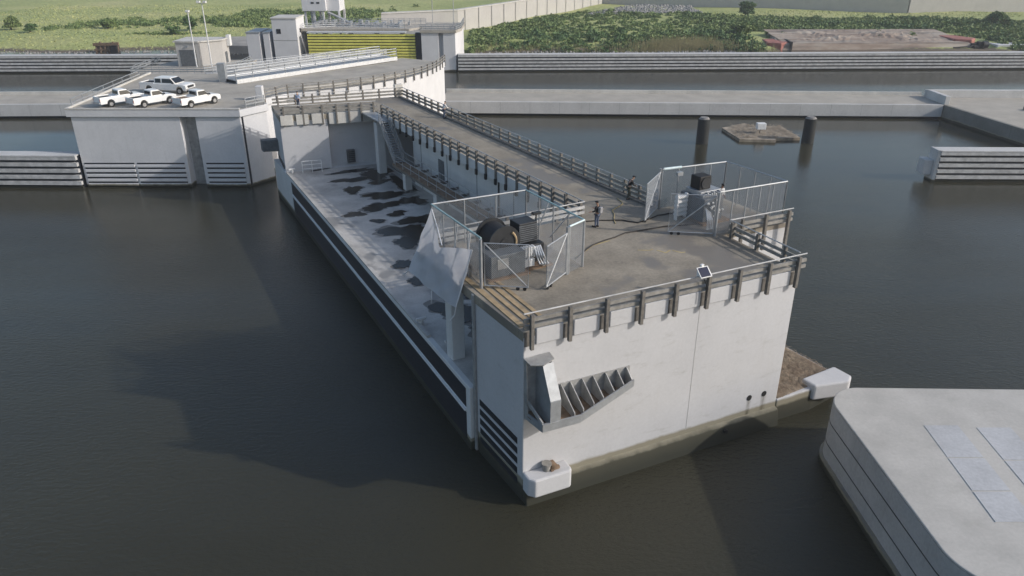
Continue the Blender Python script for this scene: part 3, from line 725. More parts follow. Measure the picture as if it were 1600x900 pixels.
mark([(11.4, 5.6), (12.0, 5.2), (12.3, 5.25)], ''); mark([(12.4, 5.0), (12.6, 4.4), (13.1, 4.6)], ''); mark([(13.2, 4.5), (13.4, 4.0), (13.7, 3.9)], '')

# ------------------------------------------------------------------ people
def skin_mesh(name, J, edges, root, sub=2):
    """J: {joint:(pos, radius)}; grows one continuous surface"""
    keys = list(J); me = bpy.data.meshes.new(name)
    me.from_pydata([J[k][0] for k in keys], [(keys.index(a), keys.index(b)) for a, b in edges], [])
    o = bpy.data.objects.new(name, me); C.objects.link(o)
    o.modifiers.new('skin', 'SKIN')
    for k, sv in zip(keys, me.skin_vertices[0].data):
        r = J[k][1]; sv.radius = r if isinstance(r, tuple) else (r, r); sv.use_root = (k == root); 
    s = o.modifiers.new('sub', 'SUBSURF'); s.levels = s.render_levels = sub
    dg = bpy.context.evaluated_depsgraph_get(); out = bpy.data.meshes.new_from_object(o.evaluated_get(dg))
    bpy.data.objects.remove(o)
    for p in out.polygons: p.use_smooth = True
    return out

def person(label, loc, face, pose, top, legs, skin='skin_b', hat=None, vest=None, frame=BF, pack=None):
    J = {}
    def j(k, p, r): J[k] = (Vector(p), r)
    lean = pose.get('lean', 0); c, s_ = math.cos(lean), math.sin(lean); hz = pose.get('hip', .93)
    def T(x, y, z):  # torso lean forward (+y is forward)
        dz = z - hz; return (x, y * c + dz * s_, hz + dz * c - y * s_)
    j('pelvis', (0, 0, hz), .125); j('waist', T(0, 0, hz + .16), .118); j('chest', T(0, 0, hz + .38), (.15, .12)); j('neck0', T(0, .0, hz + .53), .07)
    j('neck', T(0, .02, hz + .60), .055); j('head', T(0, .05, hz + .70), (.078, .09)); j('crown', T(0, .04, hz + .79), .068); j('nose', T(0, .15, hz + .69), .018)
    E = [('pelvis', 'waist'), ('waist', 'chest'), ('chest', 'neck0'), ('neck0', 'neck'), ('neck', 'head'), ('head', 'crown'), ('head', 'nose')]
    for sd, n in ((-1, 'l'), (1, 'r')):
        el, ha = pose['arm_' + n]; sw = pose.get('step_' + n, 0)
        j('sh' + n, T(.19 * sd, 0, hz + .46), .062); j('el' + n, T(*el), .046); j('wr' + n, T(*ha), .032)
        d = (Vector(T(*ha)) - Vector(T(*el))).normalized(); w = Vector(T(*ha))
        j('pa' + n, w + d * .07, .034); side = d.cross(Vector((0, 0, 1))).normalized() if abs(d.z) < .9 else Vector((0, 1, 0))
        E += [('chest', 'sh' + n), ('sh' + n, 'el' + n), ('el' + n, 'wr' + n), ('wr' + n, 'pa' + n)]
        for q in range(4):
            b = w + d * .12 + side * (.024 * (q - 1.5)); j(f'f{q}{n}', b, .010); j(f'g{q}{n}', b + d * (.055 + .012 * (q in (1, 2))) + Vector((0, 0, -.012)), .008)
            E += [('pa' + n, f'f{q}{n}'), (f'f{q}{n}', f'g{q}{n}')]
        j('th' + n, w + d * .06 + side * .05, .011); E += [('pa' + n, 'th' + n)]
        hp = (.095 * sd, 0, hz - .07); kn = (.10 * sd, sw * .5 + .02, hz * .52); an = (.105 * sd, sw - .01, .08); toe = (.115 * sd, sw + .16, .035)
        j('hp' + n, hp, .098); j('kn' + n, kn, .062); j('an' + n, an, .043); j('to' + n, toe, .036)
        E += [('pelvis', 'hp' + n), ('hp' + n, 'kn' + n), ('kn' + n, 'an' + n), ('an' + n, 'to' + n)]
    root = bpy.data.objects.new('person', skin_mesh('person', J, E, 'pelvis')); C.objects.link(root)
    root.data.materials.append(M[skin]); root['label'] = label; root['category'] = 'person'
    root.location = frame @ Vector(loc); root.rotation_euler = (0, 0, face + (BROT if frame is BF else 0)); ORG[root.name] = (0, 0, 0)
    def cloth(name, ks, grow, mat, rk):
        Jc = {k: (J[k][0], (tuple(r * grow + .008 for r in J[k][1]) if isinstance(J[k][1], tuple) else J[k][1] * grow + .008)) for k in ks}
        if name == 'shirt':
            for n in 'lr':
                a = J['el' + n][0]; b = J['wr' + n][0]; Jc['wr' + n] = (a.lerp(b, pose.get('sleeve', .9)), .045)
        Ec = [e for e in E if e[0] in Jc and e[1] in Jc]
        me = skin_mesh(name, Jc, Ec, rk); me.materials.append(M[mat]); return link(bpy.data.objects.new(name, me), root)
    cloth('shirt', ['pelvis', 'waist', 'chest', 'neck0', 'shl', 'ell', 'wrl', 'shr', 'elr', 'wrr'], 1.1, top, 'pelvis')
    cloth('trousers', ['pelvis', 'hpl', 'knl', 'anl', 'hpr', 'knr', 'anr'], 1.12, legs, 'pelvis')
    for n in 'lr':
        mb = MB(); a = J['an' + n][0]; b = J['to' + n][0]; mb.tube([a + Vector((0, -.06, -.03)), a + Vector((0, .02, -.03)), b + Vector((0, .02, .012)), b + Vector((0, .07, .0))], .052, 8); o = mesh('shoe', mb, M['cloth_black'], smooth=True); link(o, root)
    h = J['head'][0]; cr = J['crown'][0]
    mb = MB(); mb.tube([cr + (h - cr) * .25, cr + (cr - h) * .45, cr + (cr - h) * .75], .098, 12, .05)
    if hat == 'cap': mb.tube([cr + Vector((0, .05, -.01)), cr + Vector((0, .17, -.02))], .055, 8, .04)
    link(mesh('cap' if hat else 'hair', mb, M[hat if hat in M else 'cloth_black'], smooth=True), root)
    for sd in (-1, 1):
        mb = MB(); p = h + Vector((.035 * sd, .088, .012)); mb.tube([p, p + Vector((0, .012, 0))], .011, 8); link(mesh('eye', mb, M['black']), root)
        mb = MB(); p = h + Vector((.088 * sd, -.01, 0)); mb.tube([p + Vector((0, 0, -.03)), p + Vector((0, 0, .03))], .016, 6); link(mesh('ear', mb, M[skin]), root)
    mb = MB(); p = h + Vector((0, .092, -.05)); mb.tube([p - Vector((.025, 0, 0)), p + Vector((.025, 0, 0))], .008, 6); link(mesh('mouth', mb, M['rust_red']), root)
    if vest:
        V2 = {'waist': (J['waist'][0], .148), 'chest': (J['chest'][0], (.185, .155))}; me = skin_mesh('vest', V2, [('waist', 'chest')], 'waist'); me.materials.append(M[vest]); link(bpy.data.objects.new('vest', me), root)
    if pack:
        mb = MB(); ce = J['chest'][0]; mb.box(ce.x - .15, ce.x + .15, ce.y - .34, ce.y - .13, ce.z - .28, ce.z + .12); o = mesh('backpack', mb, M[pack], bevel=.05); C.objects.link(o)
        o.parent = None; o.matrix_world = root.matrix_basis.copy(); o['label'] = 'light grey backpack on the back of the person in black'; o['category'] = 'backpack'
    return root
REL = ((-.23, -.02, 1.13), (-.24, .1, .88)); RER = ((.23, -.02, 1.13), (.24, .1, .88))
person('person in black with a grey backpack standing on the deck between the two enclosures', (11.6, 10.1, 10.3), R(20), {'arm_l': ((-.3, .02, 1.15), (-.42, .18, 1.12)), 'arm_r': ((.26, .1, 1.15), (.12, .33, 1.2)), 'step_l': .05}, 'cloth_black', 'denim', 'skin', 'cap', None, BF, 'cloth_grey')
person('person in dark clothes and red vest leaning forward at the water side railing', (17.0, 13.7, 10.3), R(-100), {'lean': .38, 'arm_l': ((-.26, .12, 1.18), (-.2, .42, 1.16)), 'arm_r': ((.26, .12, 1.18), (.2, .42, 1.16)), 'step_l': .22, 'step_r': -.12}, 'cloth_black', 'olive', 'skin_b', 'cap', 'cloth_red')
person('person in white shirt and dark trousers far along the roadway, leaning on the railing', (16.95, 44.6, 10.3), R(-80), {'lean': .15, 'arm_l': ((-.3, .1, 1.2), (-.24, .35, 1.13)), 'arm_r': ((.3, .1, 1.2), (.24, .35, 1.13)), 'step_r': -.12}, 'cloth_white', 'denim', 'skin_b')
person('person in light blue standing at the far end deck of the barge', (5.3, 57.7, 10.3), R(140), {'arm_l': REL, 'arm_r': RER, 'step_l': .1}, 'cloth_blue', 'denim', 'skin_b', 'cap')
person('person in white shirt and dark cap behind the power unit inside the right enclosure', (21.3, 8.9, 10.3), R(170), {'arm_l': REL, 'arm_r': ((.27, .06, 1.15), (.2, .3, 1.1)), 'step_r': .06}, 'cloth_white', 'denim', 'skin', 'cap')

# ------------------------------------------------------------------ abutment pier with the parked trucks
AB = [(-51.6, 88.2), (-31.7, 88.2), (-29.6, 91.6), (-31.2, 94.2), (-28.9, 98.2), (-25.2, 100.0), (-21.9, 102.3), (-19.1, 104.8), (-16.8, 107.7), (-14.7, 110.4), (-13.1, 113.7), (-12, 117.3), (-11.3, 121), (-10.9, 125), (-18, 129), (-36, 121), (-42, 113.5), (-52.9, 113.5)]
ab = thing('abutment_pier', 'broad pale concrete abutment at the hinge end of the barge with pickups parked on top', 'pier', (-40, 100, 0))
mb = MB(); mb.prism([(-51.5, 88.25), (-38.8, 88.25), (-38.8, 89.6), (-37.0, 89.6), (-37.0, 88.25), (-31.75, 88.25)] + AB[2:], -2.5, 8.55, None); part('wall', mb, M['pier'], ab, bevel=.05)
mb = MB(); mb.prism([(-51.85, 88.0), (-31.6, 88.0), (-29.35, 91.6), (-31.0, 94.2), (-28.8, 98.0)] + AB[5:13] + [(-10.75, 125), (-18, 129.2), (-36, 121.2), (-42, 113.8), (-53.2, 113.8)], 8.5, 9.29); part('rim', mb, M['pier'], ab, bevel=.03)
mb = MB(); mb.prism([(-51.6, 88.2), (-31.7, 88.2), (-29.5, 91.6), (-31.1, 94.3), (-28.9, 98.2)] + AB[5:13] + [(-10.9, 125), (-18, 129), (-36, 121), (-42, 113.6), (-53.0, 113.6)], 9.294, 9.3); part('deck', mb, M['pier_top'], ab)
mb = MB(); mb.prism([(-51.85, 87.97), (-31.6, 87.97), (-31.6, 88.25), (-51.85, 88.25)], 9.301, 9.5); mb.prism([(-51.85, 88.25), (-51.6, 88.25), (-52.9, 113.6), (-53.2, 113.6)], 9.301, 9.52); part('curb', mb, M['curb_white'], ab, bevel=.03)
for k in range(5):
    z = 2.9 - k * .58
    for x0, x1 in ((-51.2, -45.2), (-44.9, -39.2), (-36.6, -32.1)):
        mb = MB(); mb.box(x0, x1, 88.22, 88.5, z - .085, z + .085); part('fender_panel', mb, M['groove'], ab)
        mb = MB(); mb.prism([(x0, 88.24), (x1, 88.24), (x1, 88.05), (x0, 88.05)], z - .44, z - .13); part('waler', mb, M['pier'], ab, bevel=.03)
mb = MB(); mb.box(-38.7, -37.1, 89.55, 89.59, -1, 8.5); part('recess_panel', mb, M['brace'], ab)
mb = MB(); mb.prism([(-31.68, 88.4), (-31.5, 88.4), (-31.5, 88.75), (-31.68, 88.75)], .2, 8.5); part('corner_slot', mb, M['groove'], ab)
# rail along the curved edge
def poly_rail(name, root, pts, z0, z1, beams, step, mat='beam', pmat='post', w=.16, below=.6, off=.0):
    P = [Vector((*p, 0)) for p in pts]; mb = MB()
    for zz in beams:
        for a, b in zip(P, P[1:]): mb.bar(a + Vector((0, 0, zz)), b + Vector((0, 0, zz)), .08, .16)
    for a, b in zip(P, P[1:]): mb.tube([a + Vector((0, 0, z1)), b + Vector((0, 0, z1))], .045, 6)
    g = part(name, mb, M[mat], root)
    L = [0]
    for a, b in zip(P, P[1:]): L.append(L[-1] + (b - a).length)
    n = max(1, round(L[-1] / step)); me = None
    for k in range(n + 1):
        d = L[-1] * k / n
        for i in range(len(P) - 1):
            if d <= L[i + 1] + 1e-6: break
        p = P[i].lerp(P[i + 1], (d - L[i]) / (L[i + 1] - L[i]))
        if me is None:
            mb = MB(); mb.box(-w / 2, w / 2, -w / 2, w / 2, z0 - below, z1 - .02); o = mesh('post', mb, M[pmat]); me = o.data
        else: o = bpy.data.objects.new('post', me)
        C.objects.link(o); o.parent = g; og = ORG[root.name]; o.location = (p.x - og[0], p.y - og[1], -og[2]); o.rotation_euler = (0, 0, math.atan2(*(P[i + 1] - P[i]).yx))
    return g
poly_rail('guardrail', ab, [(-30.6, 94.6)] + [(x + .15, y - .1) for x, y in AB[4:14]], 9.3, 10.45, (9.75, 10.1), 2.0)
poly_rail('guardrail', ab, [(-52.9, 110), (-51.75, 89.5)], 9.3, 10.3, (9.8,), 3.0, 'galv', 'galv', .07, 0)
poly_rail('guardrail', ab, [(-31.2, 89.2), (-29.7, 91.5)], 9.3, 10.4, (9.7, 10.05), 1.3, 'galv', 'galv', .1, 0)
mb = MB(); mb.box(-31.3, -30.5, 93.6, 94.4, 9.3, 11.0); part('pillar', mb, M['pier'], ab, bevel=.04)
mb = MB(); mb.prism([(-27.5, 100.6), (-21.0, 105.0), (-16.2, 111.0), (-15.9, 110.7), (-20.7, 104.7), (-27.3, 100.2)], 9.301, 9.75); part('road_curb', mb, M['curb_white'], ab)

# gangway: long aluminium bridge with side rails lying on the abutment
gw_ = thing('gangway', 'long silver aluminium gangway with pipe railings lying across the abutment', 'gangway', (-37, 103, 9.3))
G0, G1 = Vector((-37.5, 105.0, 9.6)), Vector((-18.6, 126.0, 9.7)); e = (G1 - G0).normalized(); nrm = Vector((-e.y, e.x, 0)).normalized()
mb = MB(); L_ = (G1 - G0).length
for q in (0, 1): 
    o_ = nrm * (q * 4.2); mb.bar(G0 + o_, G1 + o_, .35, .55)
part('girder', mb, M['galv_pale'], gw_)
mb = MB(); mb.bar(G0 + nrm * 2.1 + Vector((0, 0, .1)), G1 + nrm * 2.1 + Vector((0, 0, .1)), 3.8, .12); part('deck_plate', mb, M['galv'], gw_)
for q in (0, 1):
    mb = MB(); o_ = nrm * (q * 4.2)
    for hh in (.7, 1.1, 1.5): mb.tube([G0 + o_ + Vector((0, 0, hh)), G1 + o_ + Vector((0, 0, hh))], .07, 6)
    g = part('railing', mb, M['galv'], gw_)
    for k in range(12):
        p = G0.lerp(G1, k / 11) + o_; mb = MB(); mb.bar(p, p + Vector((0, 0, 1.5)), .1, .1); part('post', mb, M['galv'], g)
mb = MB(); mb.box(-40.4, -39.4, 106.4, 107.2, 9.3, 11.8); part('hinge_post', mb, M['galv'], gw_)
# second low rail and a truss frame behind
gr = thing('lattice_platform', 'grey lattice steel walkway with railings behind the gangway', 'walkway', (-40, 128, 6))
mb = MB(); mb.prism([(-49, 127), (-24, 150), (-26.5, 153), (-51.5, 130)], 6.6, 6.8); part('walkway_plate', mb, M['galv'], gr)
poly_rail('railing', gr, [(-49, 127), (-24, 150)], 6.8, 8.0, (7.2, 7.6), 2.0, 'galv', 'galv', .09, 0)
poly_rail('railing', gr, [(-51.5, 130), (-26.5, 153)], 6.8, 8.0, (7.2, 7.6), 2.0, 'galv', 'galv', .09, 0)
mb = MB()
for k in range(8): p = Vector((-49, 127.5, 0)).lerp(Vector((-25, 151, 0)), k / 7); mb.cyl((p.x, p.y), .35, -1, 6.6, 10)
part('pile', mb, M['pier'], gr)

# ------------------------------------------------------------------ pickups
def pickup(label, loc, yaw, crew=False, liner=True, load=None, sc=1.0):
    L = 6.3 if crew else 5.5; W = .98; t = thing('pickup_truck', label, 'truck', (0, 0, 0), 'white pickups parked on the abutment')
    xc = .2 if crew else .45                       # cab front lower
    hl_ = L / 2; cabr = -hl_ + (2.0 if crew else 2.3); cabf = hl_ - 1.35
    zb, zh, zr = .45, 1.12, 1.86
    def arch(cx, r=.46): return [(cx - r * math.cos(a), zb + r * math.sin(a) * 1.05) for a in np.linspace(0, math.pi, 9)]
    wf, wrr = hl_ - .95, -hl_ + 1.25
    prof = [(-hl_, zb)] + arch(wrr) + arch(wf) + [(hl_ - .05, zb), (hl_, .75), (hl_ - .05, 1.02), (hl_ - .35, zh), (cabf - .0, zh + .06), (cabr, zh + .04), (-hl_, zh + .02)]
    mb = MB(); n = len(prof)
    V = [(x, -W, z) for x, z in prof] + [(x, W, z) for x, z in prof]
    mb.add(V, [tuple(range(n)), tuple(range(n, 2 * n))[::-1]] + [(i, i + n, (i + 1) % n + n, (i + 1) % n) for i in range(n)])
    body = part('body', mb, M['white_paint'], t, bevel=.04)
    mb = MB()
    cp = [(cabr, zh + .0), (cabr + .08, zr), (cabf - .75, zr), (cabf + .02, zh + .0)]
    V = [(x, -(W - .06) if z < 1.3 else -(W - .2), z) for x, z in cp] + [(x, (W - .06) if z < 1.3 else (W - .2), z) for x, z in cp]
    mb.add(V, [(0, 1, 2, 3), (7, 6, 5, 4)] + [(i, i + 4, (i + 1) % 4 + 4, (i + 1) % 4) for i in range(4)]); cab = part('cab', mb, M['white_paint'], t, bevel=.05)
    def yz(z): return (W - .06) + ((W - .2) - (W - .06)) * (z - zh) / (zr - zh)
    for sd in (-1, 1):
        spans = [(cabr + .18, cabf - .62 - .02)] if not crew else [(cabr + .18, cabr + .98), (cabr + 1.1, cabf - .62)]
        for a, b in spans:
            z0, z1 = zh + .16, zr - .12; fx = b + (.42 if b > cabf - 1 else 0); mb = MB()
            mb.face([(a, sd * (yz(z0) + .012), z0), (fx, sd * (yz(z0) + .012), z0), (b - .05, sd * (yz(z1) + .012), z1), (a + .03, sd * (yz(z1) + .012), z1)]); part('side_window', mb, M['glass'], cab)
        mb = MB(); mb.box(cabf - .35, cabf - .2, sd * (W + .02), sd * (W + .22), zh + .12, zh + .3) if sd > 0 else mb.box(cabf - .35, cabf - .2, -(W + .22), -(W + .02), zh + .12, zh + .3); part('mirror', mb, M['dark_steel'], t)
        mb = MB(); mb.box(hl_ - .14, hl_ + .012, sd * .88 - .14 * (sd > 0) - 0 * 1, sd * .88 + .14 * (sd < 0), .8, .98); part('headlight', mb, M['lamp_clear'], t)
        mb = MB(); mb.box(-hl_ - .012, -hl_ + .1, min(sd * .84, sd * .97), max(sd * .84, sd * .97), .75, 1.05); part('taillight', mb, M['lamp_red'], t)
    mb = MB(); w_ = W - .2; mb.face([(cabf - .04, -w_ + .0, zh + .16), (cabf - .04, w_, zh + .16), (cabf - .68, w_ - .08, zr - .08), (cabf - .68, -w_ + .08, zr - .08)])
    for i, p in enumerate(mb.v): mb.v[i] = (p[0] + .06, p[1], p[2] + .035)
    part('windshield', mb, M['glass'], cab)
    mb = MB(); mb.face([(cabr - .006, -w_ + .1, zh + .2), (cabr - .006, w_ - .1, zh + .2), (cabr + .045, w_ - .14, zr - .14), (cabr + .045, -w_ + .14, zr - .14)]); part('rear_window', mb, M['glass'], cab)
    if liner:   # open cargo bed: raised sides and dark floor
        mb = MB(); z = zh + .02
        for sd in (-1, 1): mb.box(-hl_ + .0, cabr - .03, min(sd * .86, sd * W), max(sd * .86, sd * W), z, z + .13)
        mb.box(-hl_, -hl_ + .08, -.86, .86, z, z + .13); part('bed_side', mb, M['white_paint'], t, bevel=.02)
        mb = MB(); mb.box(-hl_ + .08, cabr - .03, -.86, .86, z + .0, z + .015); part('bed_floor', mb, M['black'] if not load else M[load], t)
    for cx in (wf, wrr):
        for sd in (-1, 1):
            mb = MB(); y0, y1 = sd * (W - .22), sd * (W + .02); mb.tube([(cx, y0, .38), (cx, y1, .38)], .38, 20); w = part('wheel', mb, M['tyre'], t)
            mb = MB(); mb.tube([(cx, y1, .38), (cx, y1 + sd * .012, .38)], .23, 14); part('rim', mb, M['chrome'], w)
    mb = MB(); mb.box(hl_ - .08, hl_ + .08, -.9, .9, .48, .68); mb.box(-hl_ - .1, -hl_ + .02, -.9, .9, .5, .66); part('bumper', mb, M['chrome'], t, bevel=.03)
    mb = MB(); mb.box(hl_ - .03, hl_ + .015, -.62, .62, .74, 1.0); part('grille', mb, M['dark_steel'], t)
    t.location = loc; t.rotation_euler = (0, 0, yaw); t.scale = (sc,) * 3
    return t
pickup('single cab white pickup nearest the barge, third in the row at the front edge', (-37.5, 90.9, 9.3), R(56), False, True, 'rust', .97)
pickup('single cab white pickup in the middle of the front row with dark open bed', (-42.9, 91.0, 9.3), R(52), False, True, None, .97)
pickup('single cab white pickup at the left end of the front row', (-46.9, 91.4, 9.3), R(50), False, True, 'dark_steel', .97)
pickup('large white crew cab pickup parked sideways behind the other pickups', (-44.3, 99.0, 9.3), R(-12), True, True, None, 1.06)

# ------------------------------------------------------------------ fender and guide walls
def ribbed_wall(label, p0, p1, ztop, nr, thick=1.6, name='guide_wall', ribd=.5, cat='wall', bot=.1):
    p0 = Vector((*p0, 0)); p1 = Vector((*p1, 0)); e = (p1 - p0).normalized(); n = Vector((e.y, -e.x, 0))
    t = thing(name, label, cat, (p0.x, p0.y, 0))
    mb = MB(); mb.sweep([(0, -1.5), (0, ztop - .1), (-thick, ztop - .1), (-thick, -1.5)], p0.xy, p1.xy); part('core', mb, M['groove'], t)
    H = (ztop - bot) / nr
    for k in range(nr):
        z1 = ztop - .02 - k * H; mb = MB()
        mb.sweep([(.0, z1 - H * .56), (ribd, z1 - H * .56), (ribd, z1), (-.0, z1)], p0.xy, p1.xy); part('waler', mb, M['rib'], t)
    mb = MB(); mb.sweep([(ribd + .03, ztop - .02), (ribd + .03, ztop + .12), (-thick - .1, ztop + .12), (-thick - .1, ztop - .02)], p0.xy, p1.xy); part('cap', mb, M['wall_band'], t)
    mb = MB(); mb.sweep([(.02, -1.5), (.02, bot + .12), (.25, bot + .1), (.25, -1.5)], p0.xy, p1.xy); part('wale_foot', mb, M['old_shaded_conc'], t)
    return t
ribbed_wall('long ribbed guide wall crossing behind the channel on the right, before the green bank', (-12.0, 174.0), (150, 178.5), 3.6, 5)
ribbed_wall('ribbed guide wall on the left far side, before the grass field', (-170, 170.5), (-63, 173.6), 3.6, 5)
ribbed_wall('ribbed fender wall at the left edge of the photo, beside the abutment', (-85, 88.6), (-51.75, 88.0), 3.9, 5, 1.5, 'fender_wall', .42)
rf = ribbed_wall('short ribbed fender wall standing free in the water on the right', (52.3, 90.6), (90, 90.0), 3.8, 5, 1.4, 'fender_wall', .42)
mb = MB(); mb.prism([(51.9, 90.35), (52.28, 90.25), (52.28, 92.2), (51.9, 92.2)], -1, 3.95); part('end_cap', mb, M['wall_band'], rf, bevel=.05)
mb = MB(); mb.prism([(50.9, 91.0), (51.9, 90.8), (51.9, 92.6), (50.9, 92.6)], .7, 2.6); part('corner_nose', mb, M['wall_band'], rf, bevel=.1)

# low barrier deck crossing the channel
def barrier(label, p0, p1, ext=0):
    p0 = Vector((*p0, 0)); p1 = Vector((*p1, 0)); t = thing('barrier_wall', label, 'wall', (p0.x, p0.y, 0))
    mb = MB(); mb.sweep([(0, .35), (0, 2.35), (-8.6, 2.35), (-8.6, .35)], p0.xy, p1.xy); part('box_beam', mb, M['wall_band'], t, bevel=.06)
    mb = MB(); mb.sweep([(-.45, 2.352), (-.45, 2.36), (-8.2, 2.36), (-8.2, 2.352)], p0.xy, p1.xy); part('deck_sheet', mb, M['tan_top'], t)
    mb = MB(); mb.sweep([(-8.2, 2.36), (-8.2, 2.9), (-8.55, 2.9), (-8.55, 2.36)], p0.xy, p1.xy); part('far_curb', mb, M['curb_white'], t)
    mb = MB(); mb.sweep([(-.9, -1.5), (-.9, .36), (-7.5, .36), (-7.5, -1.5)], p0.xy, p1.xy); part('base', mb, M['groove'], t)  # black colour paints the shadow gap between beam and water
    e = (p1 - p0).normalized(); n = Vector((e.y, -e.x, 0)); L = (p1 - p0).length; mb = MB()
    for k in range(1, int(L / 5)):
        p = p0 + e * (k * 5); q = p + e * .05; mb.prism([(p + n * .001).xy, (q + n * .001).xy, (q + n * .006).xy, (p + n * .006).xy], .4, 2.3)
    part('joint', mb, M['brace'], t); return t
barrier('low concrete barrier deck crossing the channel right of the barge', (-12, 128.6), (71.2, 125.6))
barrier('low concrete barrier deck running left from the abutment', (-140, 124.4), (-53.3, 126.8))
pr = thing('landing_platform', 'low concrete platform with a dark slanting face at the right edge', 'platform', (71.3, 125.5, 0))
mb = MB(); mb.prism([(71.3, 125.6), (74.0, 107), (110, 107), (110, 134), (71.3, 134)], -2, 2.3); part('wall', mb, M['old_shaded_conc'], pr, bevel=.05)  # dark concrete puts the shade of the slanting face into its colour
mb = MB(); mb.prism([(71.8, 126.0), (74.4, 107.4), (110, 107.4), (110, 133), (71.8, 133)], 2.304, 2.312); part('deck_sheet', mb, M['tan_top'], pr)
mb = MB(); mb.prism([(71.3, 131.8), (110, 131.2), (110, 132.0), (71.3, 132.6)], 2.3, 3.6); mb.prism([(71.3, 125.7), (72.1, 125.7), (72.1, 132), (71.3, 132)], 2.31, 3.7); part('parapet', mb, M['wall_band'], pr, bevel=.04)
mb = MB(); mb.prism([(82, 122), (110, 118), (110, 116.8), (82, 120.9)], 2.31, 2.8); part('kerb', mb, M['old_shaded_conc'], pr)

# piles and floating debris raft
for lab, x, y in (('left of the two black round piles, standing beside the debris raft', 27.9, 109.6), ('right of the two black round piles in the open water', 43.5, 109.9)):
    t = thing('mooring_pile', lab, 'pile', (x, y, 0), 'black piles in the channel')
    mb = MB(); mb.cyl((x, y), .88, -2, 3.55, 24); part('sleeve', mb, M['pile'], t, smooth=False)
    mb = MB(); mb.cyl((x, y), .8, 3.5, 3.8, 24, .6); part('cap', mb, M['pile_cap'], t)
t = thing('debris_raft', 'half sunk raft of brown debris with a small white box on a pole', 'raft', (38, 115, 0))
mb = MB(); mb.prism([(32.8, 117.6), (33.6, 110.4), (38.8, 109.8), (39.0, 110.9), (42.9, 111.3), (42.4, 119.2), (38.5, 118.2), (37.2, 120.8)], -.4, .42); part('float', mb, M['drift'], t, bevel=.04)
mb = MB(); poly = [(33.3, 116.4), (34.3, 111.0), (38.4, 110.5), (42.2, 112.0), (42.9, 119.2), (37.2, 120.2)]
for k in range(900):
    x = random.uniform(33.6, 42.6); y = random.uniform(111.0, 119.6)
    if y < 111 + max(0, x - 38.6) * .25 or (x < 34.5 and y > 117): continue
    a = random.uniform(0, 6.28); l = random.uniform(.15, .7); w = .05; z = .43 + random.uniform(0, .12)
    dx, dy = math.cos(a) * l, math.sin(a) * l
    mb.add([(x - dx - dy / l * w, y - dy + dx / l * w, z), (x - dx + dy / l * w, y - dy - dx / l * w, z), (x + dx, y + dy, z + random.uniform(-.1, .25))], [(0, 1, 2)])
part('debris', mb, M['drift'], t)
mb = MB(); mb.cyl((37.5, 113.6), .06, .3, 1.6, 8); part('pole', mb, M['dark_steel'], t)
mb = MB(); mb.box(37.0, 38.3, 113.3, 114.3, 1.1, 2.0); part('box', mb, M['white'], t, bevel=.05)

# near pier with rounded corner
npz = thing('nose_pier', 'near concrete pier with a rounded corner and flat pale top at the lower right', 'pier', (22, 30, 0))
def rc(cx, cy, r, a0, a1, n=12): return [(cx + r * math.cos(R(a0 + (a1 - a0) * k / n)), cy + r * math.sin(R(a0 + (a1 - a0) * k / n))) for k in range(n + 1)]
top_poly = [(60, 35.6), (60, 10), (30, 10)] + [(22.5, 21.6)] + rc(20.6, 24.4, 2.5, 235, 180, 14)[0:] + rc(20.0, 34.9, 2.1, 180, 88, 14)
top_poly = [(60, 36.2), (60, 10), (26, 17.5)] + rc(20.9, 24.6, 2.65, 240, 180, 14) + rc(19.95, 35.0, 2.05, 183, 85, 14)
mb = MB(); mb.prism(top_poly, -2.5, 3.88); part('wall', mb, M['nose_side'], npz)
mb = MB(); mb.prism(top_poly, 3.88, 4.0); part('top_slab', mb, M['nose_top'], npz, bevel=.05)
mb = MB()
edge = rc(20.9, 24.6, 2.65, 240, 180, 14) + rc(19.95, 35.0, 2.05, 183, 120, 8)
for z in (2.75, 1.45):
    for a, b in zip(edge, edge[1:]): mb.bar((*a, z), (*b, z), .03, .06)
part('wall_joint', mb, M['dark_steel'], npz)
mb = MB()
for a, b in zip(edge, edge[1:]): mb.bar((*a, .15), (*b, .15), .35, .7)
part('foot', mb, M['old_shaded_conc'], npz)
for (x0, x1, off) in ((21.9, 23.7, 0), (24.6, 26.4, .2), (27.3, 29.1, .4)):
    for q, (y0, y1) in enumerate(((33.3 - off, 30.6 - off), (30.5 - off, 28.1 - off), (28.0 - off, 26.0 - off))):
        k = (33.3 - y0) * .18 if False else 0
        mb = MB(); sh = lambda y: (33.3 - y) * -.06
        mb.prism([(x0 + sh(y0), y0), (x1 + sh(y0), y0), (x1 + sh(y1), y1), (x0 + sh(y1), y1)], 4.002, 4.02 + .004 * q); part('cover_plate', mb, M['panel_blue'], npz)

# ------------------------------------------------------------------ far lock structure
gp = thing('lift_gate', 'lift gate with yellow and black horizontal bars between two concrete piers', 'gate', (-33, 175, 0))
mb = MB(); mb.box(-45.3, -21.4, 175.2, 176.2, .0, 7.6); part('gate_panel', mb, M['gate_dark'], gp)
for k in range(12):
    z = 7.72 - k * .62; mb = MB(); mb.box(-45.25, -21.45, 174.75, 175.18, z - .2, z + .2); part('gate_bar', mb, M['yellow_rib'], gp)
mb = MB(); mb.box(-45.3, -23.5, 174.6, 176.5, 8.15, 8.4); part('top_beam', mb, M['galv_pale'], gp)
rp = thing('gate_pier', 'grey concrete gate pier with a dark slot at the right of the yellow barred gate', 'pier', (-16, 176, 0))
mb = MB(); mb.prism([(-20.0, 174), (-16.2, 174), (-16.2, 175.2), (-15.2, 175.2), (-15.2, 174), (-12.5, 174), (-11.6, 178), (-11.6, 190), (-20.2, 190)], -2, 8.3); part('wall', mb, M['pier'], rp, bevel=.04)
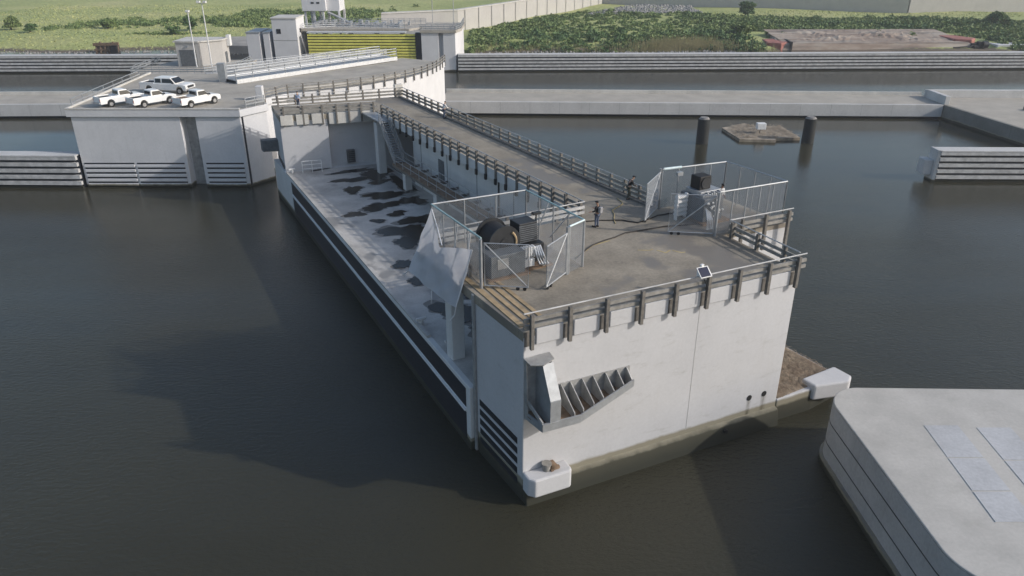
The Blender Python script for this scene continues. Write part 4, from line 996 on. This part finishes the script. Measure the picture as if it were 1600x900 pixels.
mb = MB(); mb.prism([(-20.2, 173.7), (-12.3, 173.7), (-11.3, 178), (-11.3, 190.2), (-20.4, 190.2)], 8.3, 8.85); part('deck', mb, M['pier_top'], rp)
mb = MB(); mb.box(-21.35, -20.05, 174.6, 176, 0, 8.2); part('guide_slot', mb, M['groove'], rp)
poly_rail('railing', rp, [(-20.2, 174), (-12.4, 174), (-11.5, 178), (-11.5, 190)], 8.85, 10.0, (9.2, 9.6), 1.3, 'galv', 'galv', .1, 0)
tw = thing('gate_tower', 'tall square concrete tower with small dark windows left of the yellow barred gate', 'tower', (-50, 175, 0))
mb = MB(); mb.box(-52.6, -47.2, 174, 181, -2, 11.2); part('wall', mb, M['pier'], tw, bevel=.04)
mb = MB(); mb.box(-52.75, -47.05, 173.85, 181.15, 11.2, 11.45); part('roof_slab', mb, M['curb_white'], tw)
mb = MB(); mb.box(-52.62, -47.18, 173.97, 173.999, 6.65, 6.75); part('floor_joint', mb, M['brace'], tw)
for x0 in (-51.7,):
    mb = MB(); mb.box(x0, x0 + .95, 173.96, 174.1, 8.1, 9.1); part('window', mb, M['glass'], tw)
mb = MB(); mb.box(-47.25, -47.16, 176.2, 177.4, 8.1, 9.0); part('window', mb, M['glass'], tw)
for k, (x0, x1, lab) in enumerate(((-58.5, -55.6, 'squat grey concrete pier block, left one beside the tower'), (-54.8, -53.4, 'narrow grey concrete pier block between the squat block and the tower'))):
    t = thing('pier_block', lab, 'pier', (x0, 174, 0)); mb = MB(); mb.box(x0, x1, 174, 182, -2, 8.2); part('wall', mb, M['pier'], t, bevel=.04)
    mb = MB(); mb.box(x0 - .1, x1 + .1, 173.9, 182.1, 8.2, 8.45); part('roof_slab', mb, M['galv'], t)
mb = MB(); mb.box(-56, -47, 178, 183, -2, 7.8)
t = thing('rear_wall', 'dark recessed wall between the concrete blocks by the tower', 'wall', (-55, 178, 0)); part('wall', mb, M['brace'], t)
# walkway decks behind the gate with railings
wk = thing('service_bridge', 'grey service bridge with railings running above the yellow barred gate', 'bridge', (-33, 183, 0))
mb = MB(); mb.prism([(-47.1, 177), (-23, 177), (-20.3, 181), (-20.3, 188), (-46, 190)], 8.3, 8.8); part('deck', mb, M['pier_top'], wk)
poly_rail('railing', wk, [(-46.8, 177.2), (-40, 179.5), (-24, 177.4)], 8.8, 9.9, (9.1, 9.5), 1.3, 'galv_pale', 'galv', .08, 0)
poly_rail('railing', wk, [(-46, 190), (-36, 186), (-28, 188), (-20.3, 188)], 8.8, 10.0, (9.2, 9.6), 1.3, 'galv', 'galv', .1, 0)
mb = MB()
for k in range(12): x = -45 + 1.9 * k; mb.box(x, x + random.uniform(.3, .9), 181 + random.random() * 4, 183.5 + random.random() * 4, 8.8, 9.3 + random.random() * .8)
part('machinery', mb, M['galv'], wk)
mb = MB()
for x in (-44, -38, -32, -26): mb.box(x, x + .8, 184, 186, -2, 8.3)
part('support', mb, M['pier'], wk)
ch = thing('control_house', 'pale grey control house raised on columns behind the gate', 'building', (-45, 190, 0))
mb = MB(); mb.box(-49.2, -43.6, 188, 195, 11.6, 16.5); mb.box(-43.6, -40.6, 189.0, 195, 11.5, 16.0); part('wall', mb, M['pier'], ch, bevel=.05)
mb = MB(); mb.box(-49.5, -43.3, 187.7, 195.3, 16.5, 16.8); mb.box(-43.3, -40.4, 188.8, 195.2, 16.0, 16.25); part('roof', mb, M['galv'], ch)
for x in (-47.0, -45.7):
    mb = MB(); mb.box(x, x + .7, 187.95, 188.1, 13.2, 13.6); part('window', mb, M['glass'], ch)
mb = MB(); mb.box(-48.6, -43.9, 187.95, 188.1, 14.4, 15.5); part('window', mb, M['glass'], ch)
for x in (-48.9, -46.8, -44.7, -41.0):
    for y in (188.5, 194.5): mb = MB(); mb.box(x, x + .45, y, y + .45, 1, 11.6); part('column', mb, M['pier'], ch)
mb = MB(); mb.bar((-43, 187.5, 11.4), (-37, 186, 8.9), 1.2, .2); part('access_stair', mb, M['galv'], ch)
# shed on its platform
pl = thing('shed_platform', 'low concrete platform on piles carrying the small shed and lamp poles', 'platform', (-58, 140, 0))
mb = MB(); mb.prism([(-66, 133.5), (-50.5, 133.5), (-49, 139), (-49, 150), (-64, 150), (-66.5, 139)], 5.2, 6.0); part('deck', mb, M['pier_top'], pl, bevel=.04)
mb = MB()
for x in (-63.5, -58, -52.5):
    for y in (135, 141, 147): mb.cyl((x, y), .5, -2, 5.2, 12)
part('pile', mb, M['pier'], pl)
poly_rail('railing', pl, [(-66.2, 147), (-66.2, 139), (-65.8, 133.8), (-51, 133.8), (-49.3, 139), (-49.3, 148)], 6.0, 7.1, (6.4, 6.75), 1.2, 'galv', 'galv', .07, 0)
sh = thing('utility_shed', 'small pale grey utility shed with a grey roll up door, beside two lamp poles', 'shed', (-57.5, 143, 6))
mb = MB(); mb.prism([(-60.8, 142), (-56.6, 142), (-53.3, 144.8), (-53.3, 148), (-60.8, 148)], 6.0, 10.2); part('wall', mb, M['flood'], sh, bevel=.04)
mb = MB(); mb.prism([(-61.05, 141.75), (-56.5, 141.75), (-53.05, 144.7), (-53.05, 148.2), (-61.05, 148.2)], 10.2, 10.45); part('roof', mb, M['curb_white'], sh)
mb = MB(); mb.box(-60.2, -57.2, 141.93, 142.01, 6.05, 8.9); part('roller_door', mb, M['slate'], sh)
mb = MB(); mb.box(-59.0, -58.5, 141.85, 142.0, 9.3, 9.6); part('wall_lamp', mb, M['galv'], sh)
mb = MB(); mb.prism([(-53.28, 145.6), (-53.2, 145.6), (-53.2, 146.6), (-53.28, 146.6)], 6.1, 8.1); part('door', mb, M['slate'], sh)
mb = MB(); mb.box(-53.25, -52.6, 147, 148, 9.0, 10.9); part('vent_stack', mb, M['white'], sh)
for lab, x, y, h, dbl in (('single headed light pole beside the utility shed, shorter of the two', -57.1, 141.0, 15.4, False), ('twin headed light pole beside the utility shed, taller of the two', -54.6, 141.6, 16.9, True)):
    t = thing('light_pole', lab, 'street lamp', (x, y, 6), 'light poles by the shed')
    mb = MB(); mb.tube([(x, y, 6), (x, y, h)], .13, 10, .08); part('pole', mb, M['galv_pale'], t)
    for dx in ((-.55, .55) if dbl else (0,)):
        mb = MB(); mb.box(x + dx - .3, x + dx + .3, y - .35, y + .25, h, h + .35); part('lamp_head', mb, M['lamp_clear'], t, bevel=.04)
    if dbl: mb = MB(); mb.bar((x - .6, y, h - .05), (x + .6, y, h - .05), .08); part('cross_arm', mb, M['galv'], t)
# thin masts over the gate pier
for lab, x, y, h in (('thin grey mast standing on the right gate pier', -17.9, 180, 17.5), ('thin grey mast at the back of the right gate pier, further right', -13.6, 186, 16)):
    mb = MB(); mb.tube([(x, y, 8.85), (x, y, h)], .09, 6); single('mast', mb, M['galv'], lab, 'mast', (x, y, 8.85), 'masts by the gate')

# ------------------------------------------------------------------ floodwalls
fl = thing('flood_wall', 'pale sunlit diagonal floodwall running back behind the green bank', 'wall', (-16, 237, 0))
mb = MB(); mb.prism([(-37, 226), (-16, 236.5), (37.5, 335.5), (37.5, 337.5), (-17, 238.2), (-37, 228)], -1, 7.6); part('wall', mb, M['flood'], fl)
mb = MB(); mb.prism([(-36.9, 225.8), (-15.9, 236.3), (37.6, 335.4), (37.6, 337.6), (-17, 238.4), (-37, 228.2)], 7.6, 7.9); part('cap', mb, M['curb_white'], fl)
mb = MB()
for k in range(14): p = Vector((-16, 236.4, 0)).lerp(Vector((37.5, 335.3, 0)), (k + .5) / 14); mb.box(p.x, p.x + .12, p.y - .25, p.y - .02, .5, 7.6)
part('wall_joint', mb, M['brace'], fl)
fb = thing('flood_wall', 'grey shaded stretch of floodwall behind the grass strip on the right', 'wall', (90, 312, 0))
mb = MB(); mb.prism([(37.7, 337), (147, 298), (147.4, 299.4), (38, 338.5)], -1, 9); part('wall', mb, M['flood'], fb)
fc = thing('flood_wall', 'pale sunlit stretch of floodwall at the top right corner', 'wall', (200, 305, 0))
mb = MB(); mb.prism([(147.4, 297.8), (420, 330), (420, 331.5), (147.4, 299.2)], -1, 9); part('wall', mb, M['flood'], fc)
# rubble slope at the corner of the floodwalls
mb = MB()
for k in range(1500):
    x = random.uniform(28, 70); y = random.uniform(292, 316)
    if y > 296 + (x - 28) * .9: continue
    r = random.uniform(.3, .8); z = gz(x, y) + .1 + (y - 292) * .05
    pts = [(x + r * random.uniform(.6, 1.2) * math.cos(a), y + r * random.uniform(.6, 1.2) * math.sin(a), z) for a in (0, 1.57, 3.14, 4.71)]
    mb.add(pts + [(x, y, z + r * random.uniform(.5, .9))], [(0, 1, 4), (1, 2, 4), (2, 3, 4), (3, 0, 4)])
struct('rubble', mb, M['rock'], 'stuff')
mb = MB(); mb.prism([(-75, 203), (-46, 200), (-46, 226), (-80, 222)], -1, 1.95); mb.prism([(-46, 192), (-20, 192), (-20, 240), (-46, 240)], -2, 3.2); struct('gravel_apron', mb, M['gravel'])
mb = MB()
for (x0, x1) in ((-175, -66), (-10, 60)):
    for k in range(420):
        x = random.uniform(x0, x1); y = shore_y(x) + random.uniform(-2.6, .8); r = random.uniform(.15, .6)
        pts = [(x + r * random.uniform(.6, 1.2) * math.cos(a), y + r * random.uniform(.6, 1.2) * math.sin(a), -.3) for a in (0, 1.57, 3.14, 4.71)]
        mb.add(pts + [(x, y, r * random.uniform(.6, 1.0))], [(0, 1, 4), (1, 2, 4), (2, 3, 4), (3, 0, 4)])
struct('shore_rocks', mb, M['rock'], 'stuff')

# ------------------------------------------------------------------ vegetation
def leaves(centres, n_per, size, squash=.75):
    """centres: (x,y,z,r) clumps; leaf-sized triangles spread through each clump's shell"""
    P = []; 
    for (x, y, z, r) in centres:
        n = max(6, int(n_per * r * r)); d = rng.normal(size=(n, 3)); d /= np.linalg.norm(d, axis=1)[:, None]; d[:, 2] = np.abs(d[:, 2]) * .95 - .05
        lob = 1 + .25 * np.sin(d[:, 0] * 5 + x) * np.cos(d[:, 1] * 6 + y)
        rad = r * rng.uniform(.45, 1.05, n) ** .6 * lob; p = d * rad[:, None]; p[:, 2] *= squash; p += (x, y, z); P.append(p)
    P = np.vstack(P); n = len(P); a = rng.normal(size=(n, 3)); a /= np.linalg.norm(a, axis=1)[:, None]; b = rng.normal(size=(n, 3)); b = np.cross(a, b); b /= np.linalg.norm(b, axis=1)[:, None]
    s = size * rng.uniform(.6, 1.4, n)[:, None]
    V = np.empty((n * 4, 3)); V[0::4] = P - a * s; V[1::4] = P + b * s * .5; V[2::4] = P + a * s; V[3::4] = P - b * s * .5
    F = np.arange(n * 4).reshape(-1, 4)
    return V, F
def leaf_obj(name, V, F, mat, org=(0, 0, 0)):
    me = bpy.data.meshes.new(name); me.from_pydata((V - np.array(org)).tolist(), [], F.tolist()); me.materials.append(M[mat]); return bpy.data.objects.new(name, me)
def bank_line(x):      # inner edge of the scrub: the floodwall line
    if x < 37.5: return 236.5 + (x + 16) * (90 / 53.5) - 4
    if x < 80: return 292
    return 280 - (x - 80) * .15
cs = []
for k in range(3000):
    x = random.uniform(-12, 190); y0 = shore_y(x) + 1.0; y1 = min(bank_line(x), 300)
    if 66 < x < 132: y0 = 236 - (x - 66) * .05 if random.random() < .93 else y0 + 12
    if y1 <= y0 + 1: continue
    y = random.uniform(y0, y1); t = math.sin(x * .09 + 1.3) * math.sin(y * .08) ; r = random.uniform(.55, 1.35) * (1 + .5 * max(0, t)) * (1.35 if x > 60 else 1.0)
    if x > 70 and y > 285 - (x - 70) * .1: continue
    cs.append((x, y, gz(x, y) - .2, r))
V, F_ = leaves(cs, 42, .40, .85); o = leaf_obj('scrub', V, F_, 'leaf'); o['kind'] = 'stuff'; C.objects.link(o)
cs = []
for k in range(260):
    x = random.choice((random.uniform(52, 70), random.uniform(-4, 62), random.uniform(128, 190))); y = shore_y(x) + random.uniform(.5, 26)
    if 66 < x < 132: continue
    cs.append((x, y, gz(x, y) + .1, random.uniform(1.0, 1.9)))
for k in range(110): x = random.uniform(64, 190); cs.append((x, random.uniform(240, 262) - (x - 64) * .06, 1.6, random.uniform(1.3, 2.5)))
V, F_ = leaves(cs, 28, .4, .85); o = leaf_obj('undergrowth', V, F_, 'leaf_dark'); o['kind'] = 'stuff'; C.objects.link(o)
# reeds
mb = MB()
for k in range(5200):
    q = random.random(); x = random.gauss(45, 6.5) if q < .7 else random.uniform(-10, 70); y = shore_y(x) + abs(random.gauss(2.5, 2.5)); z = gz(x, y) - .1; h = random.uniform(1.2, 2.9) * (1 if q < .7 else .5); dx, dy = random.gauss(0, .25), random.gauss(0, .25)
    w = .07; mb.add([(x - w, y, z), (x + w, y, z), (x + dx, y + dy, z + h)], [(0, 1, 2)])
struct('reeds', mb, M['reed'], 'stuff')
# grass tufts on the fields
mb = MB()
for k in range(16000):
    if random.random() < .75: x = random.uniform(-190, -52); y = random.uniform(206, 330)
    else: x = random.uniform(60, 230); y = random.uniform(280, 304)
    if abs(x + 60) < 20 and y < 224: continue
    z = gz(x, y); h = random.uniform(.12, .4); a = random.uniform(0, 3.14); w = random.uniform(.12, .3); dx, dy = math.cos(a) * w, math.sin(a) * w
    mb.add([(x - dx, y - dy, z - .05), (x + dx, y + dy, z - .05), (x + random.gauss(0, .15), y + random.gauss(0, .15), z + h)], [(0, 1, 2)])
struct('grass', mb, M['tuft'], 'stuff')
# belt of brush in the left field
cs = []
for k in range(520):
    t = random.random(); x = -140 + 95 * t + random.gauss(0, 3); y = 252 + 34 * t + random.gauss(0, 6 + 8 * t)
    if x > -70 and y > 262 or random.random() < .5: cs.append((x, y, gz(x, y), random.uniform(.8, 2.0)))
for k in range(260): cs.append((random.uniform(-98, -52), random.uniform(246, 300), 1.7, random.uniform(1.0, 2.4)))
for k in range(60): x = random.uniform(-112, -88); cs.append((x, 233 + random.gauss(0, 1.4), 1.5, random.uniform(.5, 1.0)))
V, F_ = leaves(cs, 26, .36, .7); o = leaf_obj('brush', V, F_, 'leaf'); o['kind'] = 'stuff'; C.objects.link(o)
def bush(label, x, y, r, h, mat='leaf_dark', name='bush', cat='bush', group=None):
    z = gz(x, y); t = thing(name, label, cat, (x, y, z), group); cs = []
    for k in range(14):
        a = random.uniform(0, 6.28); d = r * random.uniform(0, .7); q = random.uniform(.2, 1); cs.append((x + d * math.cos(a), y + d * math.sin(a), z + h * q * .7, r * random.uniform(.3, .55)))
    V, F_ = leaves(cs, 120 / max(.4, r * .35), .2 + .05 * r, .9); o = leaf_obj('crown', V, F_, mat, (x, y, z)); link(o, t)
    mb = MB()
    for k in range(5): a = k * 1.26; mb.tube([(x, y, z - .2), (x + .25 * r * math.cos(a), y + .25 * r * math.sin(a), z + h * .4), (x + .5 * r * math.cos(a), y + .5 * r * math.sin(a), z + h * .75)], .05 * r, 5, .02 * r)
    part('trunk', mb, M['bark'], t)
bush('tall pale bush in the grass field at the far left edge', -152, 241, 2.6, 4.6, 'leaf'); bush('low dark bush just right of the tall pale bush at far left', -141.5, 233, 2.0, 2.6)
bush('small dark bush alone in the grass behind the left guide wall', -98.5, 231, 1.7, 2.4); bush('dark upright bush in the grass behind the utility shed', -97, 240, 2.2, 4.4)
bush('broad pale bush in the grass field left of the brush belt', -125, 246, 3.0, 2.6, 'leaf')
bush('round dark tree above the scrub before the shaded floodwall', 83, 283, 3.4, 5.4, 'leaf_dark', 'tree', 'tree')
bush('dark green bush at the corner of the control house', -58, 240, 3.0, 4.5)
bush('large green bush at the far right end of the scrub bank', 150, 247, 4.0, 5.2); bush('green bush by the red end of the wrecked barge on its left', 66, 226, 3.4, 4.2, 'leaf')

# ------------------------------------------------------------------ wrecks on the shore
wk = thing('wrecked_barge', 'old beached deck barge with weathered grey deck and red ends on the right shore', 'barge', (100, 212, 0))
def wt(s, d, z): return (71 + s, 208.6 + d + s * .012, z)
mb = MB(); V = [wt(0, 1, .0), wt(54, 1, .0), wt(56, 5, 0), wt(55, 24, 0), wt(2, 22, 0), wt(-1, 6, 0), wt(1.5, 2, 1.5), wt(52, 2, 1.4), wt(53, 6, 1.7), wt(52, 23, 2.9), wt(4, 21.5, 2.9), wt(1, 7, 1.7)]
mb.add(V, [(0, 1, 7, 6), (1, 2, 8, 7), (2, 3, 9, 8), (3, 4, 10, 9), (4, 5, 11, 10), (5, 0, 6, 11), (6, 7, 8, 9, 10, 11)])
def wreck_mat():
    m, nt, b = newmat('weathered_barge_deck'); v = coords(nt, (.35, 1.2, 1)); n = noise(nt, v, .25, 6, .65); n2 = noise(nt, coords(nt, (.12, 1.3, 1)), .35, 4, .6)
    c = ramp(nt, n, [(.3, (.17, .12, .09)), (.5, (.31, .245, .195)), (.68, (.42, .37, .31))]); c = mix(nt, ramp(nt, n2, [(.52, (0,) * 3), (.66, (.7,) * 3)]), c, (.10, .095, .09))
    nt.links.new(c, b.inputs['Base Color']); b.inputs['Roughness'].default_value = .9; return m
WM = wreck_mat(); part('hull', mb, WM, wk)
mb = MB(); nx, ny = 54, 16; V = []
for j in range(ny + 1):
    for i in range(nx + 1):
        a, b = i / nx, j / ny; x, y, z = wt(2.0 + 50 * a, 2.6 + 19.5 * b, 1.5 + 1.42 * b); e = min(1, 4 * min(a, 1 - a), 4 * min(b, 1 - b))
        V.append((x + random.uniform(-.2, .2), y + random.uniform(-.2, .2), z + .06 + e * (.22 * math.sin(a * 17 + b * 5) + .18 * math.sin(b * 11 - a * 8) + random.uniform(-.14, .22))))
mb.add(V, [(j * (nx + 1) + i, j * (nx + 1) + i + 1, (j + 1) * (nx + 1) + i + 1, (j + 1) * (nx + 1) + i) for j in range(ny) for i in range(nx)]); part('deck', mb, WM, wk)
mb = MB(); mb.prism([wt(-2.6, 2.5, 0)[:2], wt(.6, .6, 0)[:2], wt(3.4, 3, 0)[:2], wt(2.6, 11, 0)[:2], wt(-1.8, 10, 0)[:2]], -.3, 1.75); part('bow', mb, M['rust_red'], wk, bevel=.2)
mb = MB(); mb.prism([wt(49, 5, 0)[:2], wt(53, 3.4, 0)[:2], wt(56, 7, 0)[:2], wt(53, 14, 0)[:2], wt(48.5, 13, 0)[:2]], .2, 2.3); part('stern', mb, M['rust_red'], wk, bevel=.3)
mb = MB(); mb.prism([wt(3.2, .9, 0)[:2], wt(3.7, .9, 0)[:2], wt(4.2, 8, 0)[:2], wt(3.6, 8, 0)[:2]], .0, 2.0); part('frame', mb, M['black'], wk)
wn = thing('winch_wreck', 'black wrecked machine lying by the red stern of the beached barge', 'machine', (124.5, 211, 0))
mb = MB()
for k in range(16):
    x, y, z = 124.5 + random.gauss(0, .9), 211 + random.gauss(0, .5), .4 + abs(random.gauss(0, .5)); r = random.uniform(.5, .8); mb.box(x - r, x + r, y - r, y + r, z - r * .7, z + r * .7)
part('frame', mb, M['black'], wn, bevel=.05)
mb = MB(); mb.tube([(117.5, 209.3, .6), (121, 209.6, .8), (125, 210, 1.2)], .18, 8); part('boom', mb, M['black'], wn)
mb = MB(); mb.tube([(125.5, 210, 1.3), (126.8, 210, 1.3)], .9, 16); part('drum', mb, M['dark_steel'], wn)
mb = MB(); mb.prism([(129.5, 209.8), (145, 210), (145, 215), (129.5, 215)], -.5, 1.3); single('concrete_block', mb, M['pier'], 'pale concrete ledge at the right end of the far shore', 'block', (137, 212, 0), bevel=.05)
rw = thing('rusted_cradle', 'dark rusted steel cradle standing at the water edge behind the left guide wall', 'wreck', (-104.5, 203.5, 0))
mb = MB()
for k in range(6): mb.bar((-107.5 + 1.1 * k, 203, 0), (-107.3 + 1.1 * k, 203.2, 2.6 + .3 * math.sin(k * 2)), .35)
mb.bar((-108, 203, 2.2), (-101.5, 203.2, 2.4), .5, .7); mb.bar((-108, 203, .9), (-101.5, 203.2, .9), .3, .4); mb.box(-107.5, -103, 203.4, 205.4, .2, 2.3); part('frame', mb, M['rust'], rw)
mb = MB(); mb.box(-103.5, -101.8, 202.4, 204, .0, 2.0); part('plate', mb, M['black'], rw)

# ------------------------------------------------------------------ light, sky, camera
w = bpy.data.worlds.new('World'); S.world = w; w.use_nodes = True; nt = w.node_tree
sky = nt.nodes.new('ShaderNodeTexSky'); sky.sky_type = 'NISHITA'; sky.sun_disc = False
EL, AZ = 27.2, -13.5
sky.sun_elevation = R(EL); sky.sun_rotation = R(90 - AZ); sky.air_density = 1.15; sky.dust_density = 2.4; sky.ozone_density = 1.9
bg = nt.nodes['Background']; bg.inputs[1].default_value = .15; nt.links.new(sky.outputs[0], bg.inputs[0])
sd = bpy.data.lights.new('sun', 'SUN'); sd.energy = 2.9; sd.angle = R(.9); sd.color = (1, .95, .895)
so = bpy.data.objects.new('sun', sd); C.objects.link(so); so.location = (60, -20, 60)
sv = Vector((math.cos(R(AZ)) * math.cos(R(EL)), math.sin(R(AZ)) * math.cos(R(EL)), math.sin(R(EL))))
so.rotation_euler = (-sv).to_track_quat('-Z', 'Y').to_euler()
mb = MB(); mb.box(-1490, 1490, -290, 2490, -3.5, 31)
hm = bpy.data.materials.new('thin_haze'); hm.use_nodes = True; hn = hm.node_tree; hn.nodes.remove(hn.nodes['Principled BSDF'])
pv = hn.nodes.new('ShaderNodeVolumePrincipled'); pv.inputs['Density'].default_value = .00034; pv.inputs['Color'].default_value = (.93, .95, 1, 1); pv.inputs['Anisotropy'].default_value = .2
hn.links.new(pv.outputs[0], hn.nodes['Material Output'].inputs['Volume'])
struct('haze', mb, hm, 'stuff')
cd = bpy.data.cameras.new('camera'); co = bpy.data.objects.new('camera', cd); C.objects.link(co)
co.location = (0, 0, 27.6); co.rotation_euler = (R(90 - 25), 0, 0); cd.sensor_width = 36; cd.lens = 36 * 1180 / 1600; cd.clip_end = 5000; cd.clip_start = .5
S.camera = co
vs = S.view_settings; vs.view_transform = 'Standard'; vs.look = 'None'; vs.exposure = 0.0; vs.gamma = 1
S.cycles.use_denoising = True; S.cycles.max_bounces = 6
